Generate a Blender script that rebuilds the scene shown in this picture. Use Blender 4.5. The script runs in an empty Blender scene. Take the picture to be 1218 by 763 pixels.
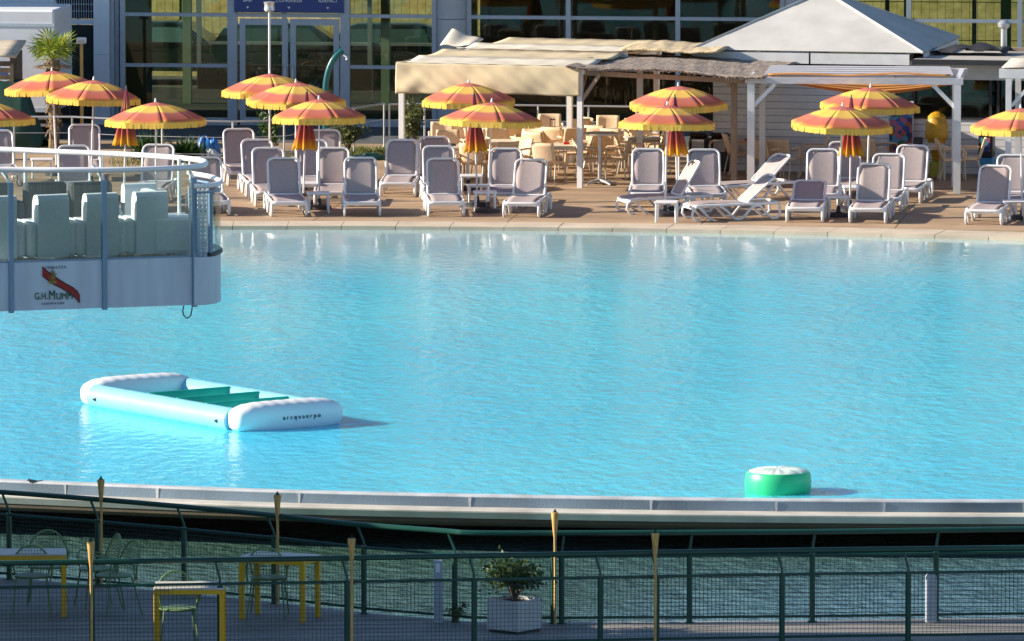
import bpy, math, random
from mathutils import Vector, Matrix
random.seed(7)
R = math.radians
S = bpy.context.scene
COL = S.collection
W_, H_ = 1218.0, 763.0
FPX, CAMZ, PITCH = 9500.0, 14.7, R(5.985)
SUN_AZ_BACK, SUN_EL = R(1.0), R(22.5)
SUN = Vector((-math.cos(SUN_AZ_BACK)*math.cos(SUN_EL), math.sin(SUN_AZ_BACK)*math.cos(SUN_EL), math.sin(SUN_EL)))

# ------------------------------------------------------------------ survey helpers
CAM = Vector((0, 0, CAMZ))
def ray(px, py):
    u, v = (px-W_/2)/FPX, (H_/2-py)/FPX
    c, s = math.cos(PITCH), math.sin(PITCH)
    return Vector((u, c+v*s, -s+v*c))
def P(px, py, z=0.0):
    d = ray(px, py)
    return CAM + d*((z-CAMZ)/d.z)
class Frame:
    """A place on the ground with a yaw: x right, y away, z up (right end swings closer for yaw > 0)."""
    def __init__(self, o, yaw):
        self.o = Vector(o); self.yaw = yaw
        self.r = Vector((math.cos(yaw), -math.sin(yaw), 0)); self.d = Vector((math.sin(yaw), math.cos(yaw), 0))
    def px(self, px, py, w=0.0):
        d = ray(px, py)
        t = ((self.o-CAM).dot(self.d)+w)/d.dot(self.d)
        p = CAM+d*t-self.o
        return p.dot(self.r), p.z
    def x(self, px, py=200, w=0.0): return self.px(px, py, w)[0]
    def z(self, px, py, w=0.0): return self.px(px, py, w)[1]
    def world(self, x, y, z): return self.o+self.r*x+self.d*y+Vector((0, 0, z))

# ------------------------------------------------------------------ mesh builder
class MB:
    def __init__(s): s.v = []; s.f = []; s.m = []
    def add(s, vs, fs, mi=0):
        b = len(s.v); s.v += [Vector(p) for p in vs]
        for f in fs: s.f.append([b+i for i in f]); s.m.append(mi)
        return s
    def box(s, x0, x1, y0, y1, z0, z1, mi=0):
        vs = [(x, y, z) for z in (z0, z1) for y in (y0, y1) for x in (x0, x1)]
        return s.add(vs, [(0,2,3,1),(4,5,7,6),(0,1,5,4),(2,6,7,3),(0,4,6,2),(1,3,7,5)], mi)
    def rbox(s, x0, x1, y0, y1, z0, z1, b=0.02, mi=0):
        """box with chamfered edges"""
        vs = []; idx = {}
        X, Y, Z = (x0, x1), (y0, y1), (z0, z1)
        for i in (0,1):
            for j in (0,1):
                for k in (0,1):
                    p = [X[i], Y[j], Z[k]]; sg = [1-2*i, 1-2*j, 1-2*k]
                    for a in range(3):
                        q = [p[t]+(0 if t == a else sg[t]*b) for t in range(3)]
                        idx[(i,j,k,a)] = len(vs); vs.append(q)
        fs = []
        I = idx
        for i in (0,1): fs.append([I[(i,0,0,0)],I[(i,1,0,0)],I[(i,1,1,0)],I[(i,0,1,0)]])
        for j in (0,1): fs.append([I[(0,j,0,1)],I[(1,j,0,1)],I[(1,j,1,1)],I[(0,j,1,1)]])
        for k in (0,1): fs.append([I[(0,0,k,2)],I[(1,0,k,2)],I[(1,1,k,2)],I[(0,1,k,2)]])
        for i in (0,1):
            for j in (0,1):
                fs.append([I[(i,j,0,0)],I[(i,j,1,0)],I[(i,j,1,1)],I[(i,j,0,1)]])
                fs.append([I[(i,0,j,0)],I[(i,1,j,0)],I[(i,1,j,2)],I[(i,0,j,2)]])
                fs.append([I[(0,i,j,1)],I[(1,i,j,1)],I[(1,i,j,2)],I[(0,i,j,2)]])
                for k in (0,1): fs.append([I[(i,j,k,0)],I[(i,j,k,1)],I[(i,j,k,2)]])
        return s.add(vs, fs, mi)
    def bar(s, p, q, w, h, mi=0, up=(0,0,1)):
        p, q = Vector(p), Vector(q); t = (q-p).normalized(); u = Vector(up)
        if abs(t.dot(u)) > .98: u = Vector((0,1,0))
        a = t.cross(u).normalized(); b = a.cross(t).normalized()
        vs = [o+a*(i*w/2)+b*(j*h/2) for o in (p, q) for i, j in ((-1,-1),(1,-1),(1,1),(-1,1))]
        return s.add(vs, [(0,3,2,1),(4,5,6,7),(0,1,5,4),(1,2,6,5),(2,3,7,6),(3,0,4,7)], mi)
    def tube(s, pts, r, n=8, mi=0, closed=False, sx=1.0, cap=True):
        pts = [Vector(p) for p in pts]; N = len(pts)
        rr = r if isinstance(r, (list, tuple)) else [r]*N
        vs = []; fs = []; a = None
        for i, p in enumerate(pts):
            if closed: t = pts[(i+1) % N]-pts[i-1]
            else: t = pts[min(i+1, N-1)]-pts[max(i-1, 0)]
            t.normalize()
            if a is None:
                u = Vector((1,0,0)) if abs(t.x) < .9 else Vector((0,1,0))
                a = (u-t*u.dot(t)).normalized()
            else: a = (a-t*a.dot(t)).normalized()
            b = t.cross(a)
            for k in range(n):
                w = 2*math.pi*(k+.5)/n
                vs.append(p+(a*math.cos(w)*sx+b*math.sin(w))*rr[i])
        for i in range(N if closed else N-1):
            j = (i+1) % N
            for k in range(n):
                l = (k+1) % n
                fs.append((i*n+k, i*n+l, j*n+l, j*n+k))
        if not closed and cap:
            fs.append(tuple(range(n-1, -1, -1))); fs.append(tuple(range((N-1)*n, N*n)))
        return s.add(vs, fs, mi)
    def lathe(s, prof, n=24, c=(0,0,0), mi=0, sx=1, sy=1):
        vs = []; fs = []
        for r, z in prof:
            for k in range(n):
                w = 2*math.pi*k/n; vs.append((c[0]+r*math.cos(w)*sx, c[1]+r*math.sin(w)*sy, c[2]+z))
        for i in range(len(prof)-1):
            for k in range(n):
                l = (k+1) % n; fs.append((i*n+k, i*n+l, (i+1)*n+l, (i+1)*n+k))
        fs.append(tuple(range(n-1,-1,-1))); fs.append(tuple(range((len(prof)-1)*n, len(prof)*n)))
        return s.add(vs, fs, mi)
    def prism(s, poly, z0, z1, mi=0):
        n = len(poly)
        vs = [(p[0], p[1], z0) for p in poly]+[(p[0], p[1], z1) for p in poly]
        fs = [tuple(range(n-1,-1,-1)), tuple(range(n, 2*n))]+[(i, (i+1) % n, n+(i+1) % n, n+i) for i in range(n)]
        return s.add(vs, fs, mi)
    def grid(s, nu, nv, fn, mi=0):
        vs = [fn(i/nu, j/nv) for j in range(nv+1) for i in range(nu+1)]
        fs = [(j*(nu+1)+i, j*(nu+1)+i+1, (j+1)*(nu+1)+i+1, (j+1)*(nu+1)+i) for j in range(nv) for i in range(nu)]
        return s.add(vs, fs, mi)
    def move(s, v):
        v = Vector(v); s.v = [p+v for p in s.v]; return s
    def xform(s, M): s.v = [M @ p for p in s.v]; return s
    def build(s, name, mat, parent=None, smooth=False, loc=None, rot=None, angle=40):
        me = bpy.data.meshes.new(name)
        me.from_pydata([tuple(p) for p in s.v], [], s.f)
        for m in (mat if isinstance(mat, (list, tuple)) else [mat]): me.materials.append(m)
        if any(s.m): me.polygons.foreach_set('material_index', s.m)
        me.update()
        import bmesh
        bm = bmesh.new(); bm.from_mesh(me)
        bmesh.ops.recalc_face_normals(bm, faces=bm.faces); bm.to_mesh(me); bm.free()
        if smooth:
            me.shade_smooth(); me.set_sharp_from_angle(angle=R(angle))
        o = bpy.data.objects.new(name, me); COL.objects.link(o)
        if parent: o.parent = parent
        if loc is not None: o.location = loc
        if rot is not None: o.rotation_euler = rot
        return o
def solid(o, t, off=0.0):
    md = o.modifiers.new('thick', 'SOLIDIFY'); md.thickness = t; md.offset = off
    return o
def tag(o, label=None, cat=None, group=None, kind=None):
    if label: o['label'] = label
    if cat: o['category'] = cat
    if group: o['group'] = group
    if kind: o['kind'] = kind
    return o
def thing(name, label, cat, loc=(0,0,0), rz=0.0, group=None):
    o = bpy.data.objects.new(name, None); COL.objects.link(o)
    o.location = loc; o.rotation_euler = (0,0,rz); o.empty_display_size = .1
    return tag(o, label, cat, group)
def dup(root, loc, rz, label, group=None):
    def cp(o, par):
        c = o.copy(); COL.objects.link(c)
        if par: c.parent = par
        for ch in list(o.children): cp(ch, c)
        return c
    r = cp(root, None); r.location = loc; r.rotation_euler = (0,0,rz); r['label'] = label
    if group: r['group'] = group
    return r
class Kind:
    """first() builds the thing; every further call copies it with its parts"""
    def __init__(s, make): s.make = make; s.src = None
    def put(s, loc, rz, label, group=None):
        if s.src is None:
            s.src = s.make(); o = s.src; o.location = loc; o.rotation_euler = (0,0,rz); o['label'] = label
            if group: o['group'] = group
            return o
        return dup(s.src, loc, rz, label, group)
def part(o, name):
    return [c for c in o.children if c.name.split('.')[0] == name]

# ------------------------------------------------------------------ materials
def nodes(name):
    m = bpy.data.materials.new(name); m.use_nodes = True
    nt = m.node_tree; b = nt.nodes['Principled BSDF']; out = nt.nodes['Material Output']
    return m, nt, b, out
def N(nt, t, **kw):
    n = nt.nodes.new(t)
    for k, v in kw.items(): setattr(n, k, v)
    return n
def ramp(nt, stops, interp='LINEAR'):
    n = nt.nodes.new('ShaderNodeValToRGB'); cr = n.color_ramp; cr.interpolation = interp
    while len(cr.elements) < len(stops): cr.elements.new(0.5)
    for e, (p, c) in zip(cr.elements, stops): e.position = p; e.color = (*c, 1)
    return n
def coords(nt, which='Object', scale=(1,1,1), rot=(0,0,0)):
    tc = N(nt, 'ShaderNodeTexCoord'); mp = N(nt, 'ShaderNodeMapping')
    mp.inputs['Scale'].default_value = scale; mp.inputs['Rotation'].default_value = rot
    nt.links.new(tc.outputs[which], mp.inputs['Vector']); return mp.outputs['Vector']
def M(name, col, rough=.6, var=.12, nscale=6.0, metal=0.0, spec=.5, bump=0.0, bscale=40.0, transl=0.0, sc=(1,1,1), coat=0.0):
    """plain painted / plastic / wood surface with mottled tone"""
    m, nt, b, out = nodes(name); L = nt.links.new
    v = coords(nt, 'Object', sc)
    n = N(nt, 'ShaderNodeTexNoise'); n.inputs['Scale'].default_value = nscale; n.inputs['Detail'].default_value = 5
    L(v, n.inputs['Vector'])
    lo = tuple(c*(1-var) for c in col); hi = tuple(min(1, c*(1+var)) for c in col)
    rp = ramp(nt, [(.3, lo), (.7, hi)]); L(n.outputs['Fac'], rp.inputs['Fac'])
    L(rp.outputs['Color'], b.inputs['Base Color'])
    b.inputs['Roughness'].default_value = rough; b.inputs['Metallic'].default_value = metal
    b.inputs['Specular IOR Level'].default_value = spec; b.inputs['Coat Weight'].default_value = coat
    if bump:
        n2 = N(nt, 'ShaderNodeTexNoise'); n2.inputs['Scale'].default_value = bscale; n2.inputs['Detail'].default_value = 4
        L(v, n2.inputs['Vector'])
        bp = N(nt, 'ShaderNodeBump'); bp.inputs['Strength'].default_value = bump; bp.inputs['Distance'].default_value = .02
        L(n2.outputs['Fac'], bp.inputs['Height']); L(bp.outputs['Normal'], b.inputs['Normal'])
    if transl:
        t = N(nt, 'ShaderNodeBsdfTranslucent'); mx = N(nt, 'ShaderNodeMixShader'); mx.inputs[0].default_value = transl
        L(rp.outputs['Color'], t.inputs['Color']); L(b.outputs[0], mx.inputs[1]); L(t.outputs[0], mx.inputs[2]); L(mx.outputs[0], out.inputs['Surface'])
    return m
def glass_mat(name, tint, gloss=.25, rough=.02):
    m, nt, b, out = nodes(name); L = nt.links.new; nt.nodes.remove(b)
    tr = N(nt, 'ShaderNodeBsdfTransparent'); tr.inputs['Color'].default_value = (*tint, 1)
    gl = N(nt, 'ShaderNodeBsdfGlossy'); gl.inputs['Roughness'].default_value = rough
    fr = N(nt, 'ShaderNodeFresnel'); fr.inputs['IOR'].default_value = 1.5
    ad = N(nt, 'ShaderNodeMath', operation='MULTIPLY'); ad.inputs[1].default_value = gloss/.04
    cl = N(nt, 'ShaderNodeMath', operation='MINIMUM'); cl.inputs[1].default_value = .9
    L(fr.outputs[0], ad.inputs[0]); L(ad.outputs[0], cl.inputs[0])
    mx = N(nt, 'ShaderNodeMixShader'); L(cl.outputs[0], mx.inputs[0])
    L(tr.outputs[0], mx.inputs[1]); L(gl.outputs[0], mx.inputs[2]); L(mx.outputs[0], out.inputs['Surface'])
    return m
def water_mat(name, c1, c2, rough, scale, strength, dist, sc, ior=1.33, spec=.5, shore=None):
    m, nt, b, out = nodes(name); L = nt.links.new
    v = coords(nt, 'Object', sc)
    n = N(nt, 'ShaderNodeTexNoise'); n.inputs['Scale'].default_value = scale; n.inputs['Detail'].default_value = 4; n.inputs['Roughness'].default_value = .55
    L(v, n.inputs['Vector'])
    n2 = N(nt, 'ShaderNodeTexNoise'); n2.inputs['Scale'].default_value = scale*.28; n2.inputs['Detail'].default_value = 3
    L(v, n2.inputs['Vector'])
    ad = N(nt, 'ShaderNodeMath', operation='ADD'); L(n.outputs['Fac'], ad.inputs[0]); L(n2.outputs['Fac'], ad.inputs[1])
    bp = N(nt, 'ShaderNodeBump'); bp.inputs['Strength'].default_value = strength; bp.inputs['Distance'].default_value = dist
    L(ad.outputs[0], bp.inputs['Height']); L(bp.outputs['Normal'], b.inputs['Normal'])
    n3 = N(nt, 'ShaderNodeTexNoise'); n3.inputs['Scale'].default_value = .12; n3.inputs['Detail'].default_value = 3
    L(v, n3.inputs['Vector'])
    rp = ramp(nt, [(.35, c1), (.65, c2)]); L(n3.outputs['Fac'], rp.inputs['Fac']); L(rp.outputs['Color'], b.inputs['Base Color'])
    b.inputs['Roughness'].default_value = rough; b.inputs['IOR'].default_value = ior
    b.inputs['Specular IOR Level'].default_value = spec
    if shore:   # calmer band along the far shore, its pale reflection put into the colour: (far y, near y, colour, calm bump)
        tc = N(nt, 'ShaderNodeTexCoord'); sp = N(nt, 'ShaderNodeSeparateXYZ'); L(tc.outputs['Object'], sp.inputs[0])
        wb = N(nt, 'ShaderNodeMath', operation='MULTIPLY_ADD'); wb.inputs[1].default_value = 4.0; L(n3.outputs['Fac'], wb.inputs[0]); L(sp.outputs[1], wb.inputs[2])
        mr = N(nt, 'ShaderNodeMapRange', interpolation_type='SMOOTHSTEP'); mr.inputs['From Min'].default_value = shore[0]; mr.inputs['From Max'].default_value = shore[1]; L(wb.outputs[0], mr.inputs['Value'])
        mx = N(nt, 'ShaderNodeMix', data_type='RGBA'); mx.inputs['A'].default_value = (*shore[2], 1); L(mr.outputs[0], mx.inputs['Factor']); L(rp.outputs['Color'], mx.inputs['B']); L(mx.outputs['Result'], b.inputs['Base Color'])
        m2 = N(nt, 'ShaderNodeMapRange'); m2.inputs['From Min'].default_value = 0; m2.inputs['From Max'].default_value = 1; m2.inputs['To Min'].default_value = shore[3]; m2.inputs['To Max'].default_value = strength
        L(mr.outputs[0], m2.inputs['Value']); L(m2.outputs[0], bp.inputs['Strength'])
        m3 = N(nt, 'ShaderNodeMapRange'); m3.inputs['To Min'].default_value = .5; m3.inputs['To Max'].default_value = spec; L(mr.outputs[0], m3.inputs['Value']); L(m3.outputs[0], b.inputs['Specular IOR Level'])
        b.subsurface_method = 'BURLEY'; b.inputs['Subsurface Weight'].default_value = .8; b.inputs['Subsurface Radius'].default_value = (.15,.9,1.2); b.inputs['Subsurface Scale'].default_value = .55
    return m
def plank_mat(name, col, gap, width, var=.2, rough=.7, axis='y', bump=.4, joint=None):
    """boards laid side by side along one axis; joint = distance of cross joints along the board"""
    m, nt, b, out = nodes(name); L = nt.links.new
    tc = N(nt, 'ShaderNodeTexCoord'); sp = N(nt, 'ShaderNodeSeparateXYZ'); L(tc.outputs['Object'], sp.inputs[0])
    ax = {'x': 0, 'y': 1, 'z': 2}[axis]
    dv = N(nt, 'ShaderNodeMath', operation='DIVIDE'); dv.inputs[1].default_value = width; L(sp.outputs[ax], dv.inputs[0])
    fl = N(nt, 'ShaderNodeMath', operation='FLOOR'); L(dv.outputs[0], fl.inputs[0])
    fc = N(nt, 'ShaderNodeMath', operation='FRACT'); L(dv.outputs[0], fc.inputs[0])
    wn = N(nt, 'ShaderNodeTexWhiteNoise', noise_dimensions='1D'); L(fl.outputs[0], wn.inputs['W'])
    no = N(nt, 'ShaderNodeTexNoise'); no.inputs['Scale'].default_value = 3; no.inputs['Detail'].default_value = 6
    sc = [6, 6, 6]; sc[(ax+1) % 2 if ax < 2 else 0] = .8
    L(coords(nt, 'Object', tuple(sc)), no.inputs['Vector'])
    av = N(nt, 'ShaderNodeMath', operation='MULTIPLY_ADD'); av.inputs[1].default_value = .5
    L(wn.outputs['Value'], av.inputs[0])
    hf = N(nt, 'ShaderNodeMath', operation='MULTIPLY'); hf.inputs[1].default_value = .5; L(no.outputs['Fac'], hf.inputs[0]); L(hf.outputs[0], av.inputs[2])
    lo = tuple(c*(1-var) for c in col); hi = tuple(min(1, c*(1+var)) for c in col)
    rp = ramp(nt, [(.2, lo), (.8, hi)]); L(av.outputs[0], rp.inputs['Fac'])
    lt = N(nt, 'ShaderNodeMath', operation='GREATER_THAN'); lt.inputs[1].default_value = gap/width; L(fc.outputs[0], lt.inputs[0])
    mask = lt.outputs[0]
    if joint:
        d2 = N(nt, 'ShaderNodeMath', operation='DIVIDE'); d2.inputs[1].default_value = joint; L(sp.outputs[0 if ax else 1], d2.inputs[0])
        f2 = N(nt, 'ShaderNodeMath', operation='FRACT'); L(d2.outputs[0], f2.inputs[0])
        l2 = N(nt, 'ShaderNodeMath', operation='GREATER_THAN'); l2.inputs[1].default_value = .025/joint; L(f2.outputs[0], l2.inputs[0])
        mu = N(nt, 'ShaderNodeMath', operation='MULTIPLY'); L(mask, mu.inputs[0]); L(l2.outputs[0], mu.inputs[1]); mask = mu.outputs[0]
    mx = N(nt, 'ShaderNodeMix', data_type='RGBA'); mx.inputs['A'].default_value = (*[c*.3 for c in col], 1)
    bl = N(nt, 'ShaderNodeTexNoise'); bl.inputs['Scale'].default_value = .55; bl.inputs['Detail'].default_value = 7; bl.inputs['Roughness'].default_value = .65; L(tc.outputs['Object'], bl.inputs['Vector'])
    br_ = ramp(nt, [(.32,(.72,.70,.68)),(.5,(1,1,1)),(.68,(1.1,1.09,1.07))]); L(bl.outputs['Fac'], br_.inputs['Fac'])
    ml = N(nt, 'ShaderNodeMix', data_type='RGBA', blend_type='MULTIPLY'); ml.inputs['Factor'].default_value = 1; L(rp.outputs['Color'], ml.inputs['A']); L(br_.outputs['Color'], ml.inputs['B'])
    L(mask, mx.inputs['Factor']); L(ml.outputs['Result'], mx.inputs['B']); L(mx.outputs['Result'], b.inputs['Base Color'])
    bp = N(nt, 'ShaderNodeBump'); bp.inputs['Strength'].default_value = bump; bp.inputs['Distance'].default_value = .006
    L(mask, bp.inputs['Height']); L(bp.outputs['Normal'], b.inputs['Normal'])
    b.inputs['Roughness'].default_value = rough
    return m
def stripe_mat(name, stops, mode, lo, hi):
    """woven awning cloth in soft bands: 'r' bands by distance from the pole, 'z' bands by height"""
    m, nt, b, out = nodes(name); L = nt.links.new
    tc = N(nt, 'ShaderNodeTexCoord'); sp = N(nt, 'ShaderNodeSeparateXYZ'); L(tc.outputs['Object'], sp.inputs[0])
    if mode == 'r':
        cb = N(nt, 'ShaderNodeCombineXYZ'); L(sp.outputs[0], cb.inputs[0]); L(sp.outputs[1], cb.inputs[1])
        ln = N(nt, 'ShaderNodeVectorMath', operation='LENGTH'); L(cb.outputs[0], ln.inputs[0]); val = ln.outputs['Value']
    else: val = sp.outputs[2]
    mr = N(nt, 'ShaderNodeMapRange'); mr.inputs['From Min'].default_value = lo; mr.inputs['From Max'].default_value = hi; L(val, mr.inputs['Value'])
    no = N(nt, 'ShaderNodeTexNoise'); no.inputs['Scale'].default_value = 9; L(coords(nt), no.inputs['Vector'])
    ma = N(nt, 'ShaderNodeMath', operation='MULTIPLY_ADD'); ma.inputs[1].default_value = .025; L(no.outputs['Fac'], ma.inputs[0]); L(mr.outputs[0], ma.inputs[2])
    rp = ramp(nt, stops); L(ma.outputs[0], rp.inputs['Fac'])
    L(rp.outputs['Color'], b.inputs['Base Color']); b.inputs['Roughness'].default_value = .85; b.inputs['Specular IOR Level'].default_value = .2
    t = N(nt, 'ShaderNodeBsdfTranslucent'); mx = N(nt, 'ShaderNodeMixShader'); mx.inputs[0].default_value = .38
    L(rp.outputs['Color'], t.inputs['Color']); L(b.outputs[0], mx.inputs[1]); L(t.outputs[0], mx.inputs[2]); L(mx.outputs[0], out.inputs['Surface'])
    return m
def leaf_mat(name, a, c):
    m, nt, b, out = nodes(name); L = nt.links.new
    g = N(nt, 'ShaderNodeNewGeometry'); rp = ramp(nt, [(0, a), (1, c)]); L(g.outputs['Random Per Island'], rp.inputs['Fac'])
    L(rp.outputs['Color'], b.inputs['Base Color']); b.inputs['Roughness'].default_value = .5
    t = N(nt, 'ShaderNodeBsdfTranslucent'); mx = N(nt, 'ShaderNodeMixShader'); mx.inputs[0].default_value = .35
    L(rp.outputs['Color'], t.inputs['Color']); L(b.outputs[0], mx.inputs[1]); L(t.outputs[0], mx.inputs[2]); L(mx.outputs[0], out.inputs['Surface'])
    return m
def spots_mat(name, cols, scale):
    """printed picture of coloured blobs"""
    m, nt, b, out = nodes(name); L = nt.links.new
    vo = N(nt, 'ShaderNodeTexVoronoi'); vo.inputs['Scale'].default_value = scale; L(coords(nt), vo.inputs['Vector'])
    sp = N(nt, 'ShaderNodeSeparateColor'); L(vo.outputs['Color'], sp.inputs[0])
    rp = ramp(nt, [(i/len(cols), c) for i, c in enumerate(cols)], 'CONSTANT'); L(sp.outputs[0], rp.inputs['Fac'])
    L(rp.outputs['Color'], b.inputs['Base Color']); b.inputs['Roughness'].default_value = .35
    return m
PINK, YEL, ORG = (.74,.255,.20), (.96,.68,.17), (.88,.36,.10)
MT = {
 'white': M('white_plastic', (.80,.80,.82), .35, .04),
 'white_paint': M('white_paint', (.78,.78,.78), .5, .08, 3),
 'grey_wood': M('weathered_white_wood', (.62,.62,.66), .7, .12, 5, sc=(1,6,6)),
 'mauve': M('mauve_mesh_sling', (.445,.375,.375), .8, .07, 30, transl=.12),
 'alu': M('brushed_metal', (.60,.61,.63), .35, .06, metal=.6),
 'pole': M('white_pole', (.74,.74,.76), .4, .05),
 'dark': M('dark_plastic', (.03,.03,.035), .5, .2),
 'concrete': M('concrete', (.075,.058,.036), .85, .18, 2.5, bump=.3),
 'stone': M('coping_stone', (.56,.46,.35), .8, .16, 1.1, bump=.2),
 'lip': M('pool_lip_paint', (.50,.52,.54), .65, .22, 2.2, bump=.3),
 'rimface': M('blue_grey_rim_face', (.17,.23,.29), .45, .38, .55, bump=.3),  # darker and bluer than the lip above it
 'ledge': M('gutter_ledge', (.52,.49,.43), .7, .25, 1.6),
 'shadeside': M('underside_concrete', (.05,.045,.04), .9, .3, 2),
 'wicker': M('beige_wicker', (.82,.61,.40), .65, .10, 25, bump=.3, bscale=90),
 'wicker_leg': M('pale_metal_leg', (.62,.55,.46), .4, .06, metal=.3),
 'tabletop': M('cream_table_top', (.74,.66,.54), .5, .08),
 'tan_cloth': M('tan_canopy_cloth', (.72,.60,.40), .9, .14, 2.5, transl=.2),
 'cream_cloth': M('cream_canopy_cloth', (.80,.73,.60), .9, .14, 2, transl=.2),
 'orange_cloth': M('orange_awning_cloth', (.80,.42,.12), .9, .08, 2, transl=.5),
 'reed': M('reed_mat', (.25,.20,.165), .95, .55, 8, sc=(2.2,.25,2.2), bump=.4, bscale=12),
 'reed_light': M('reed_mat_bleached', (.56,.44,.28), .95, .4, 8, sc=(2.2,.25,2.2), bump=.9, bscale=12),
 'brown_wood': M('brown_post_wood', (.34,.25,.18), .8, .2, 4, sc=(8,8,1)),
 'hutwall': plank_mat('hut_siding', (.82,.80,.82), .012, .15, .08, .7, 'z'),
 'roofing': M('white_roof_sheet', (.52,.505,.475), .8, .12, 1.2, bump=.2, bscale=5),
 'flatroof': M('grey_roof_felt', (.42,.39,.36), .9, .12, 2),
 'frame': M('grey_blue_window_frame', (.38,.44,.50), .4, .06),
 'clad': M('pale_cladding', (.66,.74,.82), .5, .05, 1.5),
 'column': M('fair_faced_concrete', (.42,.45,.48), .7, .08, 1.5),
 'glass': glass_mat('tinted_facade_glass', (.68,.74,.62), .028),
 'rear_glass': glass_mat('rear_glass', (.86,.9,.86), .02),
 'dglass': glass_mat('clear_parapet_glass', (.82,.90,.90), .06),
 'inside': M('dark_interior', (.012,.016,.018), .9, .3, 1),
 'inwall': M('interior_wall', (.014,.026,.022), .8, .4, .8),
 'signblue': M('sign_blue', (.02,.05,.22), .4, .05),
 'signwhite': M('sign_letter_white', (.8,.8,.8), .5, .02),
 'asphalt': M('asphalt', (.075,.085,.09), .9, .2, 2.5, bump=.2),
 'green_metal': M('green_fence_paint', (.005,.062,.045), .35, .12),
 'mesh_wire': M('green_fence_wire', (.006,.035,.032), .45, .1),
 'yellow': M('yellow_table_paint', (.72,.42,.015), .4, .06),
 'ytop': M('table_top_laminate', (.62,.58,.52), .45, .05),
 'chair_green': M('green_garden_chair_paint', (.15,.25,.11), .45, .1),
 'bamboo': M('bamboo', (.62,.38,.12), .6, .25, 10, sc=(4,4,1)),
 'wick': M('burnt_wick', (.03,.025,.02), .9, .2),
 'planter': M('white_planter', (.52,.54,.56), .6, .08),
 'postgrey': M('pale_post_paint', (.36,.42,.49), .5, .06),
 'tube_blue': M('pale_blue_pvc', (.24,.58,.71), .35, .05, 3),
 'tube_white': M('white_pvc', (.84,.85,.85), .32, .03, 3),
 'pvc_green': M('green_pvc', (.015,.52,.34), .35, .08, 3),
 'buoy_green': M('buoy_green_pvc', (.03,.56,.23), .4, .06, 3),
 'buoy_top': M('buoy_top_cover', (.64,.76,.68), .5, .12, 8),
 'ink': M('dark_lettering', (.06,.09,.14), .6, .02),
 'terr_panel': M('terrace_white_panel', (.54,.62,.71), .45, .11, 1.5, sc=(4,4,.5)),
 'terr_post': M('terrace_steel_post', (.20,.31,.44), .4, .05),
 'rail': M('white_tube_rail', (.84,.84,.84), .3, .03),
 'wickerwhite': M('white_wicker_weave', (.84,.84,.82), .6, .06, 30, bump=.25, bscale=60),
 'endglass': glass_mat('end_glass', (.90,.95,.96), .012),
 'wickerdark': plank_mat('dark_wicker', (.06,.06,.065), .006, .03, .3, .7, 'x'),
 'red': M('sash_red', (.32,.012,.012), .5, .1),
 'sash_edge': M('sash_dark_edge', (.05,.012,.02), .5, .1),
 'gold': M('emblem_gold', (.34,.24,.05), .5, .25, 60),
 'logo_green': M('logo_dark_green', (.02,.10,.05), .5, .05),
 'truckwhite': M('truck_white_body', (.80,.82,.86), .4, .04, 1.5),
 'canvas_tan': M('tan_canvas_roof', (.62,.52,.40), .8, .1),
 'greentarp': M('dark_green_tarp', (.008,.05,.035), .6, .2, 3),
 'bluebag': M('blue_bag', (.03,.20,.55), .4, .15),
 'whitebag': M('white_bag', (.75,.75,.75), .5, .1),
 'tyre': M('rubber', (.015,.015,.016), .8, .2),
 'trunkp': M('palm_trunk', (.20,.14,.08), .95, .35, 14, bump=1, bscale=20),
 'bark': M('bark', (.13,.10,.07), .95, .3, 8, bump=.8),
 'leaf': leaf_mat('bush_leaf', (.02,.06,.012), (.09,.14,.03)),
 'leaf_pale': leaf_mat('olive_leaf', (.05,.08,.02), (.16,.17,.05)),
 'palmleaf': leaf_mat('palm_leaf', (.10,.20,.015), (.38,.40,.04)),
 'yucca': leaf_mat('spiky_leaf', (.015,.06,.02), (.07,.13,.03)),
 'shower': M('teal_shower_paint', (.01,.14,.15), .3, .08),
 'lid': M('dark_green_lid', (.012,.075,.055), .5, .15),
 'carA': M('dark_teal_car_paint', (.04,.10,.11), .25, .05, coat=.6),
 'carB': M('dark_green_car_paint', (.01,.03,.025), .25, .05, coat=.6),
 'carglass': M('car_glass', (.10,.20,.22), .1, .05),
 'bin': M('brown_black_bin', (.03,.018,.016), .5, .15),
 'label': M('bin_label', (.55,.52,.50), .6, .2, 12),
 'cone': M('yellow_cone_plastic', (.52,.28,.012), .45, .2, 9, bump=.6, bscale=16),
 'lime': M('lime_base', (.40,.38,.04), .5, .1),
 'cola': M('black_cooler', (.012,.012,.014), .4, .1),
 'coolblue': M('cooler_blue', (.05,.28,.55), .4, .1),
 'redthing': M('red_plastic', (.5,.02,.02), .4, .05),
 'poster': spots_mat('poster_print', [(.02,.05,.25),(.03,.12,.45),(.35,.10,.03),(.02,.18,.10),(.45,.12,.22),(.02,.03,.12),(.08,.30,.45)], 9),
 'render': M('render_wall', (.55,.50,.44), .9, .08, 1),
 'bird': M('grey_feather', (.16,.18,.20), .8, .25, 30),
 'grass': None,
}
STOPS_R = [(0,PINK),(.25,PINK),(.30,YEL),(.56,YEL),(.64,PINK),(.86,(.74,.22,.13)),(.95,(.93,.45,.10)),(1,YEL)]
MT['canopy'] = stripe_mat('striped_parasol_cloth', STOPS_R, 'r', 0, 1.05)
MT['valance'] = M('yellow_fringe_cloth', (.94,.66,.13), .85, .08, 14, transl=.4)
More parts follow.
